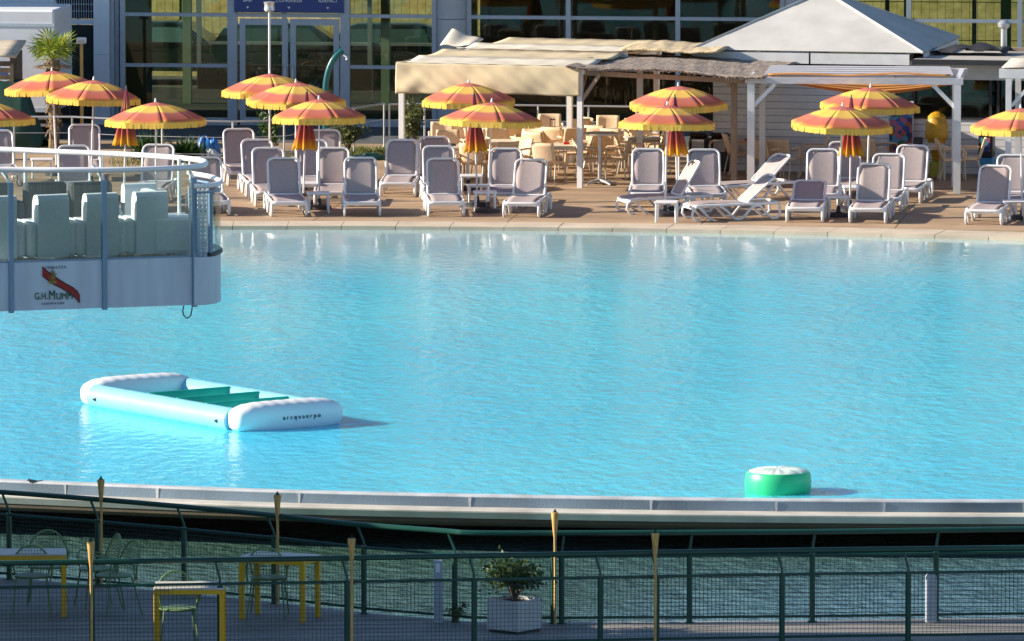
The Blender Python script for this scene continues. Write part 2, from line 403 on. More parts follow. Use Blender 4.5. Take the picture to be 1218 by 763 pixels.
MT['folded'] = stripe_mat('folded_parasol_cloth', [(0,(.85,.52,.04)),(.14,(.82,.46,.05)),(.27,(.55,.13,.08)),(.45,(.34,.075,.09)),(.62,(.38,.09,.10)),(.72,(.60,.26,.12)),(.84,(.36,.09,.11)),(1,(.28,.07,.09))], 'z', 1.05, 2.3)
# ------------------------------------------------------------------ world, sun, camera
w = bpy.data.worlds.new('World'); S.world = w; w.use_nodes = True
wn = w.node_tree; bg = wn.nodes['Background']; sk = wn.nodes.new('ShaderNodeTexSky')
sk.sky_type = 'NISHITA'; sk.sun_disc = False; sk.sun_elevation = SUN_EL
sk.sun_rotation = math.atan2(SUN.x, SUN.y); sk.air_density = 1.0; sk.dust_density = .25; sk.ozone_density = 3.2
wn.links.new(sk.outputs[0], bg.inputs[0]); bg.inputs[1].default_value = .08
sl = bpy.data.lights.new('sun', 'SUN'); sl.energy = 5.0; sl.angle = R(.5); sl.color = (1.0, .89, .73)
so = bpy.data.objects.new('sun', sl); COL.objects.link(so); so.rotation_euler = SUN.to_track_quat('Z', 'Y').to_euler(); so.location = (-30, 20, 40)
cd = bpy.data.cameras.new('camera'); co = bpy.data.objects.new('camera', cd); COL.objects.link(co)
co.location = CAM; co.rotation_euler = (math.pi/2-PITCH, 0, 0); cd.lens = 36*FPX/W_; cd.sensor_width = 36; cd.clip_start = .5; cd.clip_end = 6000
S.camera = co
S.view_settings.view_transform = 'Standard'; S.view_settings.look = 'None'; S.view_settings.gamma = 1; S.view_settings.exposure = EXPO = 0.98
S.cycles.use_denoising = True; S.cycles.max_bounces = 8; S.cycles.transparent_max_bounces = 24; S.cycles.caustics_reflective = False; S.cycles.caustics_refractive = False
S.cycles.sample_clamp_indirect = 6

# ------------------------------------------------------------------ ground, lake, deck, pool
tag(MB().add([(-3000,-600,-1.6),(3000,-600,-1.6),(3000,4000,-1.6),(-3000,4000,-1.6)], [(0,1,2,3)]).build('ground', M('earth', (.16,.14,.08), .95, .25, .05)), kind='structure')
MT['lake'] = water_mat('lake_water', (.065,.14,.11), (.12,.24,.30), .08, 5.0, 1.0, .09, (.7,.62,1))
tag(MB().add([(-160,20,-.8),(160,20,-.8),(160,128,-.8),(-160,128,-.8)], [(0,1,2,3)]).build('lake_water', MT['lake']), kind='structure')

def smooth_curve(pts, n=8):
    pts = [Vector(p) for p in pts]; out = []
    q = [pts[0]*2-pts[1]]+pts+[pts[-1]*2-pts[-2]]
    for i in range(1, len(q)-2):
        a, b, c, d = q[i-1:i+3]
        for k in range(n):
            t = k/n
            out.append(.5*((2*b)+(c-a)*t+(2*a-5*b+4*c-d)*t*t+(3*b-a-3*c+d)*t**3))
    out.append(pts[-1]); return out
def normals(c, sgn):
    r = []
    for i in range(len(c)):
        t = c[min(i+1, len(c)-1)]-c[max(i-1, 0)]; t.z = 0; t.normalize(); r.append(Vector((t.y, -t.x, 0))*sgn)
    return r
far_px = [(-700,279),(-300,273.5),(0,271),(265,270.2),(450,270.6),(640,272),(800,274),(950,277),(1090,280.5),(1218,284),(1500,294),(1900,314)]
near_px = [(-800,527),(-500,549),(-200,564),(0,571.5),(150,577.5),(300,583),(450,587),(600,590),(800,593.2),(1000,595),(1218,596),(1500,595),(2000,588)]
farc = smooth_curve([P(x, y) for x, y in far_px]); nearc = smooth_curve([P(x, y) for x, y in near_px])
fn_ = normals(farc, -1); nn_ = normals(nearc, 1)
ends = (Vector((60, (farc[-1].y+nearc[-1].y)/2, 0)), Vector((-60, (farc[0].y+nearc[0].y)/2, 0)))
inner = [p-n*.02 for p, n in zip(nearc, nn_)]
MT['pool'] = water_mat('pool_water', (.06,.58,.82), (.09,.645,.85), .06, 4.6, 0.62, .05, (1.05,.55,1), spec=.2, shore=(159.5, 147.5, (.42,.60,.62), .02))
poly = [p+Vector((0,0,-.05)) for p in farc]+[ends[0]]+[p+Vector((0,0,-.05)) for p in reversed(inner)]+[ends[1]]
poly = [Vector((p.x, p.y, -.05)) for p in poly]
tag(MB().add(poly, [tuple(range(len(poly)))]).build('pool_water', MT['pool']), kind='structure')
# coping: one row of stone blocks round the far shore
cp = MB(); cw = 1.08; acc = 0.0; seg = []
dist = [0.0]
for a, b in zip(farc, farc[1:]): dist.append(dist[-1]+(b-a).length)
def along(d):
    for i in range(len(dist)-1):
        if dist[i+1] >= d:
            t = (d-dist[i])/(dist[i+1]-dist[i]); n = (fn_[i]*(1-t)+fn_[i+1]*t).normalized()
            return farc[i].lerp(farc[i+1], t), n
    return farc[-1], fn_[-1]
d = 0.0
while d < dist[-1]-1.1:
    (a, na), (b, nb) = along(d+.006), along(d+1.074)
    h = .022+random.uniform(-.003, .003)
    vs = [a, b, b+nb*cw, a+na*cw]
    cp.add([Vector((p.x,p.y,-.35)) for p in vs]+[Vector((p.x,p.y,h)) for p in vs], [(3,2,1,0),(4,5,6,7),(0,1,5,4),(1,2,6,5),(2,3,7,6),(3,0,4,7)])
    d += 1.08
tag(cp.build('pool_coping', MT['stone']), kind='structure')
# far deck
yawd = R(7); rotd = Matrix.Rotation(yawd, 4, 'Z')
dk = [p+n*(cw-.4) for p, n in zip(farc, fn_)]
dk = [Vector((p.x, p.y, 0)) for p in dk]
dpoly = [Vector((-95, dk[0].y, 0))]+dk+[Vector((95, dk[-1].y, 0)), Vector((95, 420, 0)), Vector((-95, 420, 0))]
MT['deck'] = plank_mat('tan_deck', (.385,.265,.165), .012, .55, .17, .75, 'y', .3, joint=3.9)
m = MB().add(dpoly, [tuple(range(len(dpoly)))]).xform(rotd)
tag(m.build('pool_deck', MT['deck'], rot=(0,0,-yawd)), kind='structure')

# near rim of the pool: swept section
pw = thing('pool_wall', 'long curved white concrete pool rim with gutter ledge over the dark lake', 'pool wall', nearc[len(nearc)//2])
def sweep(prof, name, mat):
    m = MB(); n = len(prof); o = pw.location
    for p, nn in zip(nearc, nn_):
        for off, z in prof: m.v.append(Vector((p.x+nn.x*off, p.y+nn.y*off, z))-o)
    for i in range(len(nearc)-1):
        for k in range(n): l = (k+1) % n; m.f.append((i*n+k, i*n+l, (i+1)*n+l, (i+1)*n+k)); m.m.append(0)
    return m.build(name, mat, pw)
sweep([(-.20,-.3),(-.20,-.01),(-.18,.0),(-.01,.0),(.01,-.02),(.011,-.035),(0,-.3)], 'lip', MT['lip'])
sweep([(-.05,-.29),(-.05,-.03),(.012,-.03),(.016,-.17),(.016,-.29)], 'rim_face', MT['rimface'])
js = MB(); acc_ = 0.0
for i in range(len(nearc)-1):
    acc_ += (nearc[i+1]-nearc[i]).length
    if acc_ > 1.9:
        acc_ = random.uniform(-.6,.5); p, nn = nearc[i]-pw.location, nn_[i]; q = p+nn*.018; tt = Vector((nn.y,-nn.x,0))*random.uniform(.012,.03)
        js.add([q-tt+Vector((0,0,-.02)), q+tt+Vector((0,0,-.02)), q+tt*.6+Vector((0,0,-.168)), q-tt*.6+Vector((0,0,-.168))], [(0,1,2,3)])
solid(js.build('joint_seam', MT['lip'], pw), .006)
sweep([(-.2,-.302),(-.2,-.17),(.32,-.172),(.35,-.19),(.35,-.21),(.30,-.302)], 'gutter_ledge', MT['ledge'])
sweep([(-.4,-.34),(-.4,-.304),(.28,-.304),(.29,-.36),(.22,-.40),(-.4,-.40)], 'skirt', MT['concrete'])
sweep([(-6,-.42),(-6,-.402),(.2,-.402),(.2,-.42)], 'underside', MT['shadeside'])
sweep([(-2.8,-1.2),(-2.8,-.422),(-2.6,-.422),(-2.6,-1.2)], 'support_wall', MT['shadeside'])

# ------------------------------------------------------------------ glass building
FB = Frame(P(609, 153), R(7))
pav = MB().box(-70, 70, -4.6, 0, -.02, .006)
tag(pav.build('pavement', MT['asphalt'], loc=FB.o, rot=(0,0,-FB.yaw)), kind='structure')
gb = thing('glass_building', 'long glass fronted building with grey frames and concrete columns behind the pool terrace', 'building', FB.o, -FB.yaw)
HB = 10.0
rows = [.14, 1.38, 2.55, 3.75, 4.95, 6.2, 7.4, 8.6, 9.6]
bays = [(147,277),(277,411),(411,517),(558,676),(676,806),(806,930),(957,1080),(1080,1212),(1212,1340),(1340,1470),(1470,1600)]
fr = MB()
def ux(px): return FB.x(px)
mull = sorted(set([b[0] for b in bays]+[b[1] for b in bays]))
for px in mull:
    if px in (277, 411): fr.box(ux(px)-.11, ux(px)+.11, -.06, .10, 0, 9.6)
    else: fr.box(ux(px)-.055, ux(px)+.055, -.05, .10, 0, 9.6)
for (a, b) in bays:
    for z in rows:
        if z == .14 and a == 277: continue
        if z == 1.38 and a == 277: continue
        fr.box(ux(a)+.055, ux(b)-.055, -.04, .08, z-.04, z+.04)
    if a != 277: fr.box(ux(a)+.055, ux(b)-.055, -.03, .07, 0, .10)
fr.build('window_frame', MT['frame'], gb)
for (a, b) in bays:
    for i, (z0, z1) in enumerate(zip(rows, rows[1:])):
        if a == 277 and i < 2: continue
        if i > 3: continue
        if i == 3: z1 = 9.6
        MB().box(ux(a)+.056, ux(b)-.056, .01, .022, z0+.041, z1-.041).build('window_pane', MT['glass'], gb)
# double door in the second bay
for a, b in ((286, 343), (346, 404)):
    dz = 2.47; xa, xb = ux(a), ux(b); f = MB()
    f.box(xa, xa+.13, -.045, .03, .02, dz); f.box(xb-.13, xb, -.045, .03, .02, dz)
    f.box(xa+.13, xb-.13, -.045, .03, dz-.14, dz); f.box(xa+.13, xb-.13, -.045, .03, .02, .2)
    dr = f.build('door', MT['frame'], gb)
    MB().box(xa+.131, xb-.131, -.01, .005, .201, dz-.141).build('pane', MT['glass'], dr)
    hx = xb-.06 if a == 286 else xa+.06
    MB().tube([(hx,-.05,.9),(hx,-.1,.95),(hx,-.1,1.35),(hx,-.05,1.4)], .016).build('handle', MT['alu'], dr)
for a, b in ((517, 558), (930, 957)):
    xa, xb = ux(a)+.06, ux(b)-.06; c = MB(); r = (xb-xa)/2
    for k in range(8): c.lathe([(r, .0 if k == 0 else k*1.25+.012), (r, (k+1)*1.25)], 28, ((xa+xb)/2, .02, 0))
    c.build('column', MT['column'], gb, smooth=True)
# left end: pale cladding, dark door bay, angled facets
cl = MB()
for k in range(6): cl.box(ux(113), ux(131.5), -.10, .25, k*1.62+.006, (k+1)*1.62)
cl.build('corner_cladding', MT['clad'], gb)
fc = MB()
for k, (a, b) in enumerate(((132, 136.5), (137, 141.5), (142, 146))): fc.box(ux(a), ux(b), .02+.05*k, .3, 0, 9.6)
fc.build('corner_fin', MT['frame'], gb)
bayl = MB().box(ux(66), ux(112.5), .02, .1, 2.3, 2.42)
bayl.box(ux(66), ux(67.5), .0, .1, 0, 9.6); bayl.build('side_window_frame', MT['clad'], gb)
MB().box(ux(68), ux(112), .05, .07, 0, 2.29).build('side_door', MT['inwall'], gb)
lou = MB().box(ux(68), ux(112), .10, .12, 2.43, 9.6)
lou.build('louvre_backing', MT['inside'], gb)
lv = MB()
for k in range(16): lv.box(ux(68)+k*.057, ux(68)+k*.057+.012, .05, .09, 2.43, 5)
for k in range(10): lv.box(ux(68), ux(112), .03, .05, 2.6+k*.16, 2.615+k*.16)
lv.build('louvre_grille', MT['frame'], gb)
MB().box(ux(-900), ux(65.5), .0, .4, 0, 9.6).build('end_wall', MT['clad'], gb)
MB().box(ux(-900), ux(-330), -4.2, .41, 0, 14).build('shade_wing', MT['clad'], gb)  # unseen block added to shade the facade and pavement
MB().box(ux(-330), ux(1600), -.2, 12, 9.62, HB).build('roof', MT['column'], gb)
MB().box(ux(-900), ux(1600), .45, 11, .008, .03).build('floor', MT['inside'], gb)
MB().box(ux(147), ux(1600), .45, 10.8, 3.80, 4.0).build('upper_floor', MT['inside'], gb)
MB().box(ux(545), ux(968), 4.0, 4.2, .03, 3.8).build('inner_wall', MT['inwall'], gb)
MB().box(ux(147)-.1, ux(147), .4, 4.0, .03, 3.8).build('inner_wall', MT['inwall'], gb)
rm = MB()
for k in range(22):
    x = ux(147)+k*2.1
    if ux(545) < x < ux(968): continue
    rm.box(x-.05, x+.05, 10.85, 11.0, .03, 3.8)
rm.box(ux(147), ux(1600), 10.87, 10.98, 1.1, 1.17); rm.box(ux(147), ux(1600), 10.87, 10.98, 2.5, 2.57)
MB().box(ux(147), ux(1600), 10.6, 10.8, .031, .62).build('rear_sill', MT['inside'], gb)
rm.build('rear_frame', MT['frame'], gb)
pr = MB()
for px in (222, 458, 562, 585): pr.box(FB.x(px,50,6)-.1, FB.x(px,50,6)+.1, 6, 6.2, .03, 3.8)
pr.box(FB.x(1196,50,6)-.12, FB.x(1196,50,6)+.12, 6, 6.2, .03, 3.8)
pr.build('inner_pillar', M('pale_green_pillar', (.34,.46,.38), .6, .05), gb)

# sign over the door
sx0, sx1 = ux(280), ux(410)
sg = thing('building_sign', 'blue sign with white lettering above the glass double doors', 'sign', FB.world((sx0+sx1)/2, -.07, 2.62), -FB.yaw)
hw = (sx1-sx0)/2
MB().box(-hw, hw, -.03, .0, 0, .62).build('panel', MT['signblue'], sg)
def text(s, size, name, mat, parent, loc, rot=(R(90),0,0), ext=.004, sx=1.0, align='CENTER', spacing=1.0):
    cu = bpy.data.curves.new(name, 'FONT'); cu.body = s; cu.size = size; cu.extrude = ext; cu.align_x = align
    cu.space_character = spacing
    to = bpy.data.objects.new(name, cu); COL.objects.link(to)
    dg = bpy.context.evaluated_depsgraph_get(); me = bpy.data.meshes.new_from_object(to.evaluated_get(dg))
    bpy.data.objects.remove(to); bpy.data.curves.remove(cu)
    me.materials.clear(); me.materials.append(mat)
    o = bpy.data.objects.new(name, me); COL.objects.link(o); o.parent = parent; o.location = loc; o.rotation_euler = rot; o.scale.x = sx
    return o
for cx, l1, l2 in ((FB.x(296)-(sx0+sx1)/2, 'SNACK', 'BAR'), (FB.x(345)-(sx0+sx1)/2, 'CENTRO', 'CONGRESSI'), (FB.x(391)-(sx0+sx1)/2, 'SERVIZI', 'IGIENICI')):
    text(l1, .115, 'lettering', MT['signwhite'], sg, (cx, -.035, .355)); text(l2, .115, 'lettering', MT['signwhite'], sg, (cx, -.035, .245))
    a = MB().add([(cx-.035,-.036,.135),(cx+.035,-.036,.135),(cx,-.036,.085)], [(0,1,2)]); solid(a.build('arrow', MT['signwhite'], sg), .003)

# behind the building: road, grassy bank, fence, cars, trees
tag(MB().box(-70, 70, 11.2, 15, -.02, .006).build('road', MT['asphalt'], loc=FB.o, rot=(0,0,-FB.yaw)), kind='structure')
mg, ntg, bgp, og = nodes('dry_bank_grass')
ng = N(ntg, 'ShaderNodeTexNoise'); ng.inputs['Scale'].default_value = 2.2; ng.inputs['Detail'].default_value = 8; ng.inputs['Roughness'].default_value = .7
ntg.links.new(coords(ntg, 'Object', (1.6,1,1)), ng.inputs['Vector'])
rg = ramp(ntg, [(.3,(.20,.165,.05)),(.55,(.38,.31,.13)),(.75,(.52,.43,.22))]); ntg.links.new(ng.outputs['Fac'], rg.inputs['Fac']); ntg.links.new(rg.outputs['Color'], bgp.inputs['Base Color']); bgp.inputs['Roughness'].default_value = .95
def bank(u, v):
    x = -70+140*u; y = 15+45*v; return Vector((x, y, .004+ (y-15)*.34+.25*math.sin(x*.7+y*.4)*min(1, v*6)+.12*math.sin(x*2.3+1)*min(1, v*6)))
tag(MB().grid(90, 30, bank).build('grass_bank', mg, loc=FB.o, rot=(0,0,-FB.yaw), smooth=True), kind='structure')
fo = FB.world(0, 16.5, .5)
bf = thing('mesh_fence', 'green wire mesh fence along the grassy bank behind the glass building', 'fence', fo, -FB.yaw)
for i in range(-8, 9): MB().box(i*2.6-.03, i*2.6+.03, -.03, .03, -.25, 1.5).build('post', MT['green_metal'], bf)
wm = MB()
for k in range(int(41.6/.2)): x = -20.8+k*.2; wm.box(x-.004, x+.004, -.006, .006, -.1, 1.45)
for z in (0,.45,.9,1.4): wm.box(-20.8, 20.8, -.012, -.007, z, z+.02)
wm.build('wire_panel', MT['green_metal'], bf)
def make_car(paint):
    t = thing('parked_car', '', 'car')
    L, Wd = 4.3, 1.75
    prof = [(-2.15,.35),(-2.1,.75),(-1.9,.92),(-1.0,1.02),(-.45,1.45),(-.2,1.52),(1.3,1.52),(1.75,1.40),(2.08,.95),(2.13,.35)]
    b = MB(); n = len(prof); ys = ((-.875,.0),(-.82,1),(.82,1),(.875,.0))
    vs = []
    for sy, inset in ((-1,0),(-1,1),(1,1),(1,0)):
        for x, z in prof:
            iny = .0 if z < 1.05 else .18*(z-1.0)/.5
            vs.append((x*(1-.01*inset), sy*(Wd/2-iny-(.04 if inset else 0)+(0.0)), z+(.02 if inset else 0)))
    fs = []
    for r in range(3):
        for i in range(n-1): fs.append((r*n+i, r*n+i+1, (r+1)*n+i+1, (r+1)*n+i))
    fs += [tuple(range(n)), tuple(range(4*n-1, 3*n-1, -1))]
    b.add(vs, fs); b.build('body', paint, t, smooth=True)
    for sy in (-1, 1):
        for xa, xb in ((-.72,.35),(.42,1.55)):
            MB().add([(xa, sy*.862, 1.06),(xb, sy*.862, 1.06),(xb-(.12 if xa > 0 else 0), sy*.752, 1.42),(xa+(.36 if xa < 0 else 0), sy*.752, 1.42)], [(0,1,2,3)]).build('side_window', MT['carglass'], t)
        for x in (-1.35, 1.3):
            wl = MB().lathe([(.0,-.1),(.30,-.1),(.33,-.06),(.33,.06),(.30,.1),(0,.1)], 20).xform(Matrix.Translation((x, sy*.80, .33)) @ Matrix.Rotation(R(90), 4, 'X')).build('wheel', MT['tyre'], t, smooth=True)
            MB().lathe([(0,-.015),(.19,-.015),(.19,.015),(0,.015)], 16).xform(Matrix.Translation((x, sy*.905, .33)) @ Matrix.Rotation(R(90), 4, 'X')).build('rim', MT['alu'], wl)
    MB().add([(-1.02,-.68,1.07),(-1.02,.68,1.07),(-.5,.6,1.44),(-.5,-.6,1.44)], [(0,1,2,3)]).build('windscreen', MT['carglass'], t)
    for sy in (-.6,.6): MB().rbox(-2.16,-2.08,sy-.15,sy+.15,.66,.8,.02).build('headlight', MT['label'], t)
    return t
for px, rz, paint, lab in ((352, R(186), 'carA', 'teal car seen through the glass double doors'), (438, R(4), 'carB', 'dark green car parked behind the glass bay beside the doors'), (205, R(178), 'carB', 'dark car behind the glass at the left bay of the building')):
    c = make_car(MT[paint]); c['label'] = lab; c['group'] = 'cars parked behind the glass building'
    c.location = FB.world(FB.x(px, 60, 12.8), 12.8, .006); c.rotation_euler = (0, 0, -FB.yaw+rz)
# ------------------------------------------------------------------ plants
def leaf(m, c, d, l, wd, roll=None):
    d = d.normalized(); s = d.cross(Vector((random.uniform(-1,1), random.uniform(-1,1), random.uniform(-1,1)))).normalized()
    m.add([c, c+d*l*.5+s*wd/2, c+d*l, c+d*l*.5-s*wd/2], [(0,1,2,3)])
def bush(name, label, cat, base, rad, hgt, n, mat, lsize=.09, stems=5, group=None, z0=.1):
    t = thing(name, label, cat, base, 0, group)
    st = MB(); cr = MB(); clumps = []
    for k in range(stems):
        a = 2*math.pi*k/stems+random.uniform(-.4,.4); rr = rad*random.uniform(.3,.8)
        tip = Vector((math.cos(a)*rr, math.sin(a)*rr, hgt*random.uniform(.6,.95)))
        st.tube([(0,0,0), tip*.5+Vector((0,0,.05)), tip], [.02,.014,.006], 5)
        clumps += [tip, tip*.7, tip*.45+Vector((0,0,z0))]
    for k in range(stems*2):
        a = random.uniform(0, 6.28); rr = rad*random.uniform(.2,1); clumps.append(Vector((math.cos(a)*rr, math.sin(a)*rr, hgt*random.uniform(.3,.9))))
    for i in range(n):
        c = random.choice(clumps); p = c+Vector((random.gauss(0,rad*.2), random.gauss(0,rad*.2), random.gauss(0,hgt*.10)))
        if p.z < .02: p.z = .04
        leaf(cr, p, Vector((random.uniform(-1,1), random.uniform(-1,1), random.uniform(-.2,1))), lsize*random.uniform(.6,1.3), lsize*.5)
    st.build('stem', MT['bark'], t, smooth=True); cr.build('foliage', mat, t)
    return t
bush('leafy_bush', 'dense round green bush beside the tall lamp post and railing', 'bush', P(321,190), .28, 1.05, 1100, MT['leaf'])
bush('leafy_bush', 'olive green bush right of the teal shower column', 'bush', P(414,182), .36, .72, 1000, MT['leaf_pale'])
bush('leafy_bush', 'tall loose shrub behind the left post of the tan canopy', 'bush', P(491,180), .26, 1.08, 800, MT['leaf_pale'], stems=7)
def spiky(base, rad, hgt, n, label):
    t = thing('spiky_plant', label, 'plant', base, 0); f = MB()
    for i in range(n):
        a = random.uniform(0, 6.283); e = random.uniform(.15, 1.35); l = rad*random.uniform(.7,1.1); o = Vector((random.gauss(0,rad*.18), random.gauss(0,rad*.18), .05))
        d = Vector((math.cos(a)*math.cos(e), math.sin(a)*math.cos(e), math.sin(e)*hgt/rad*.9)); s = Vector((-math.sin(a), math.cos(a), 0))*.022
        p1 = o+d*l*.5; p2 = o+d*l+Vector((0,0,-.12*l*math.cos(e)))
        f.add([o-s*.6, o+s*.6, p1+s, p2, p1-s], [(0,1,2,3,4)])
    f.build('foliage', MT['yucca'], t); MB().lathe([(.09,0),(.07,.12),(.03,.2)], 8).build('stem', MT['bark'], t)
spiky(P(178,192), .72, .75, 420, 'dark spiky clump behind the front parasol of the left pair')
spiky(P(222,191), .62, .6, 320, 'low spreading spiky clump beside the blue and white bags')
# fan palm
pb = P(64,182); pt = thing('palm_tree', 'fan palm with shaggy trunk in front of the white truck', 'palm tree', pb)
tk = MB(); pts = [(0,0,0),(.02,0,.6),(-.02,0,1.3),(0,0,2.05)]; tk.tube(pts, [.13,.11,.12,.15], 10)
for i in range(170):
    z = random.uniform(.5,2.1); a = random.uniform(0,6.28); r0 = .12
    b = Vector((math.cos(a)*r0, math.sin(a)*r0, z)); d = Vector((math.cos(a)*.5, math.sin(a)*.5, random.choice((-.9,.5)))); tk.bar(b, b+d*random.uniform(.08,.22), .03, .012)
tk.build('trunk', MT['trunkp'], pt)
fr_ = MB(); dead = MB()
def fan(m, base, d, stem, rad, nf=20):
    d = d.normalized(); c = base+d*stem; m.tube([base, base+d*stem*.5+Vector((0,0,.03)), c], [.014,.01,.008], 4)
    s = d.cross(Vector((0,0,1))); s = s.normalized() if s.length > .1 else Vector((1,0,0)); up = s.cross(d)
    for k in range(nf):
        a = R(-115+230*k/(nf-1)); dd = (d*math.cos(a)+s*math.sin(a)+up*.22*math.cos(a*1.3)).normalized()
        n2 = dd.cross(up).normalized()*.026
        m.add([c, c+dd*rad*.55+n2, c+dd*rad*random.uniform(.9,1.05)-up*.05, c+dd*rad*.55-n2], [(0,1,2,3)])
for i in range(15):
    a = 2.4*i+random.uniform(-.3,.3); e = R(random.uniform(-12,30)+62*(i/15)**1.3); fan(fr_, Vector((0,0,2.06)), Vector((math.cos(a)*math.cos(e), math.sin(a)*math.cos(e), math.sin(e))), random.uniform(.24,.48), random.uniform(.30,.46), 13)
for i in range(6):
    a = 1.05*i+.3; fan(dead, Vector((0,0,2.0)), Vector((math.cos(a), math.sin(a), -.25)), .3, .25, 12)
fr_.build('crown', MT['palmleaf'], pt); dead.build('dead_frond', MT['trunkp'], pt)
# strip of lawn
gm = MB()
for x0, x1, y0, y1, n in ((398,474,176,189,1800),(303,362,186,201,900),(130,262,186,200,900),(474,560,166,176,900)):
    for i in range(n):
        p = P(random.uniform(x0,x1), random.uniform(y0,y1)); h = random.uniform(.03,.09); a = random.uniform(0,6.28)
        s = Vector((math.cos(a), math.sin(a), 0))*.012; gm.add([p-s, p+s, p+Vector((random.uniform(-.03,.03), random.uniform(-.03,.03), h))], [(0,1,2)])
tag(gm.build('grass', leaf_mat('lawn_blade', (.06,.09,.015), (.20,.22,.04))), kind='stuff')

# ------------------------------------------------------------------ left service yard
tl = FB.yaw
def truck():
    b = P(14,166); t = thing('box_truck', 'white box truck parked left of the fan palm', 'truck', b, -tl)
    xl, xr = -3.4, .98
    MB().rbox(xl, xr, -.0, 2.3, .62, 2.92, .04).build('cargo_box', MT['truckwhite'], t)
    tr = MB(); tr.box(xl-.01, xr+.012, -.015, .0, 2.55, 2.62); tr.box(xr-.08, xr+.012, -.018, .0, .62, 2.5); tr.box(xl, xr, -.015, .0, .62, .72)
    for z in (.9, 1.4, 1.9, 2.4): tr.box(xr-.12, xr+.02, -.03, -.018, z, z+.05)
    tr.build('corner_trim', MT['terr_panel'], t)
    ch = MB().box(xl, xr, .2, .35, .40, .60); ch.box(xl, xr, 1.9, 2.05, .40, .60); ch.build('chassis', MT['dark'], t)
    for x in (.35, -2.4):
        for y in (.15, 1.9):
            wh = MB().lathe([(0,-.12),(.36,-.12),(.40,-.08),(.40,.08),(.36,.12),(0,.12)], 20).xform(Matrix.Translation((x, y, .40)) @ Matrix.Rotation(R(90),4,'X')).build('wheel', MT['tyre'], t, smooth=True)
            MB().lathe([(0,-.135),(.2,-.135),(.2,-.121),(0,-.121)], 14).xform(Matrix.Translation((x, y, .40)) @ Matrix.Rotation(R(90),4,'X')).build('rim', MT['alu'], wh)
    MB().rbox(xl-1.9, xl-.15, .1, 2.2, .5, 2.3, .12).build('cab', MT['truckwhite'], t)
    gr = MB().box(xr-.9, xr, -.05, -.02, .30, .36); gr.box(xr-.9, xr, -.05, -.02, .46, .52); gr.bar((xr-.8,-.035,.3),(xr-.8,-.035,.62),.04,.03); gr.bar((xr-.1,-.035,.3),(xr-.1,-.035,.62),.04,.03); gr.build('side_guard', MT['alu'], t)
truck()
def utility():
    b = P(-16,176); t = thing('utility_cart', 'dark slatted utility cart with tan canvas roof at the edge of the yard', 'cart', b, -tl)
    rf = MB().grid(6, 4, lambda u, v: Vector((-1.3+u*1.98, -.05+v*1.3, 2.02+.28*v+.06*math.sin(u*3.1)*(1-v)))); solid(rf.build('canvas_roof', MT['canvas_tan'], t, smooth=True), .04)
    bd = MB()
    for k in range(9): bd.box(-1.2, .58, .02, .05, .62+k*.15, .73+k*.15)
    bd.box(.54,.62,.0,.1,.4,2.02); bd.box(-1.25,-1.17,.0,.1,.4,2.02); bd.box(.56,.60,.1,1.2,.6,2.1); bd.build('slatted_side', MT['bark'], t)
    MB().box(-1.2,.6,.1,1.2,.40,.60).build('bed', MT['dark'], t)
    for x in (-.8,.3):
        for y in (.2,1.1): MB().lathe([(0,-.08),(.27,-.08),(.30,-.05),(.30,.05),(.27,.08),(0,.08)], 16).xform(Matrix.Translation((x,y,.30)) @ Matrix.Rotation(R(90),4,'X')).build('wheel', MT['tyre'], t, smooth=True)
utility()
def tarp():
    b = P(8,178); t = MB()
    def f(u, v):
        x = -1.0+u*1.72; h = 1.48 if u < .75 else 1.48*(1-(u-.75)/.25*.88)
        prof = min(1, v*3.2)*min(1, (1-v)*3.2); return Vector((x+.04*math.sin(v*9), v*1.1, h*prof**.7+.03*math.sin(u*14+v*7)*prof))
    t.grid(24, 14, f)
    o = tag(t.build('tarpaulin_cover', MT['greentarp'], smooth=True, loc=b, rot=(0,0,-tl)), 'dark green tarpaulin over a heap below the tan canvas roof', 'tarpaulin')
    solid(o, .02)
tarp()
def lumps(name, label, cat, base, specs):
    for (dx, dy, sx, sy, sz, mk) in specs:
        m = MB(); ph = random.uniform(0,6)
        def f(u, v):
            a = u*6.283; e = (v-.0)*1.57; k = 1+.16*math.sin(3*a+ph)+.1*math.sin(5*a+e*4+ph)
            return Vector((math.cos(a)*math.cos(e)*sx*k, math.sin(a)*math.cos(e)*sy*k, math.sin(e)*sz*(1+.12*math.sin(4*a+ph))))
        m.grid(18, 8, f)
        yield m, Vector((dx,dy,0)), MT[mk]
def bag(label, px, py, sx, sy, sz, mk, z=0):
    m, d, mt = next(lumps('', '', '', None, [(0,0,sx,sy,sz,mk)]))
    p = P(px,py); p.z = z; return tag(m.build('rubbish_bag', mt, smooth=True, loc=p), label, 'bag', 'blue and white bags behind the loungers')
bag('crumpled blue bag left in the pile beside the spiky clump', 243,186,.20,.2,.42,'bluebag')
bag('small bright blue bag right in the pile by the railing', 254,185,.14,.16,.36,'bluebag')
bag('white bag lying in front of the blue bags', 249,189,.26,.14,.20,'whitebag')
bag('blue bag hanging low below the green tarpaulin at the yard edge', 2,190,.17,.15,.62,'bluebag')
bag('pale blue bag on the slatted cart under the tan roof', -5,168,.3,.2,.2,'bluebag', z=1.45)

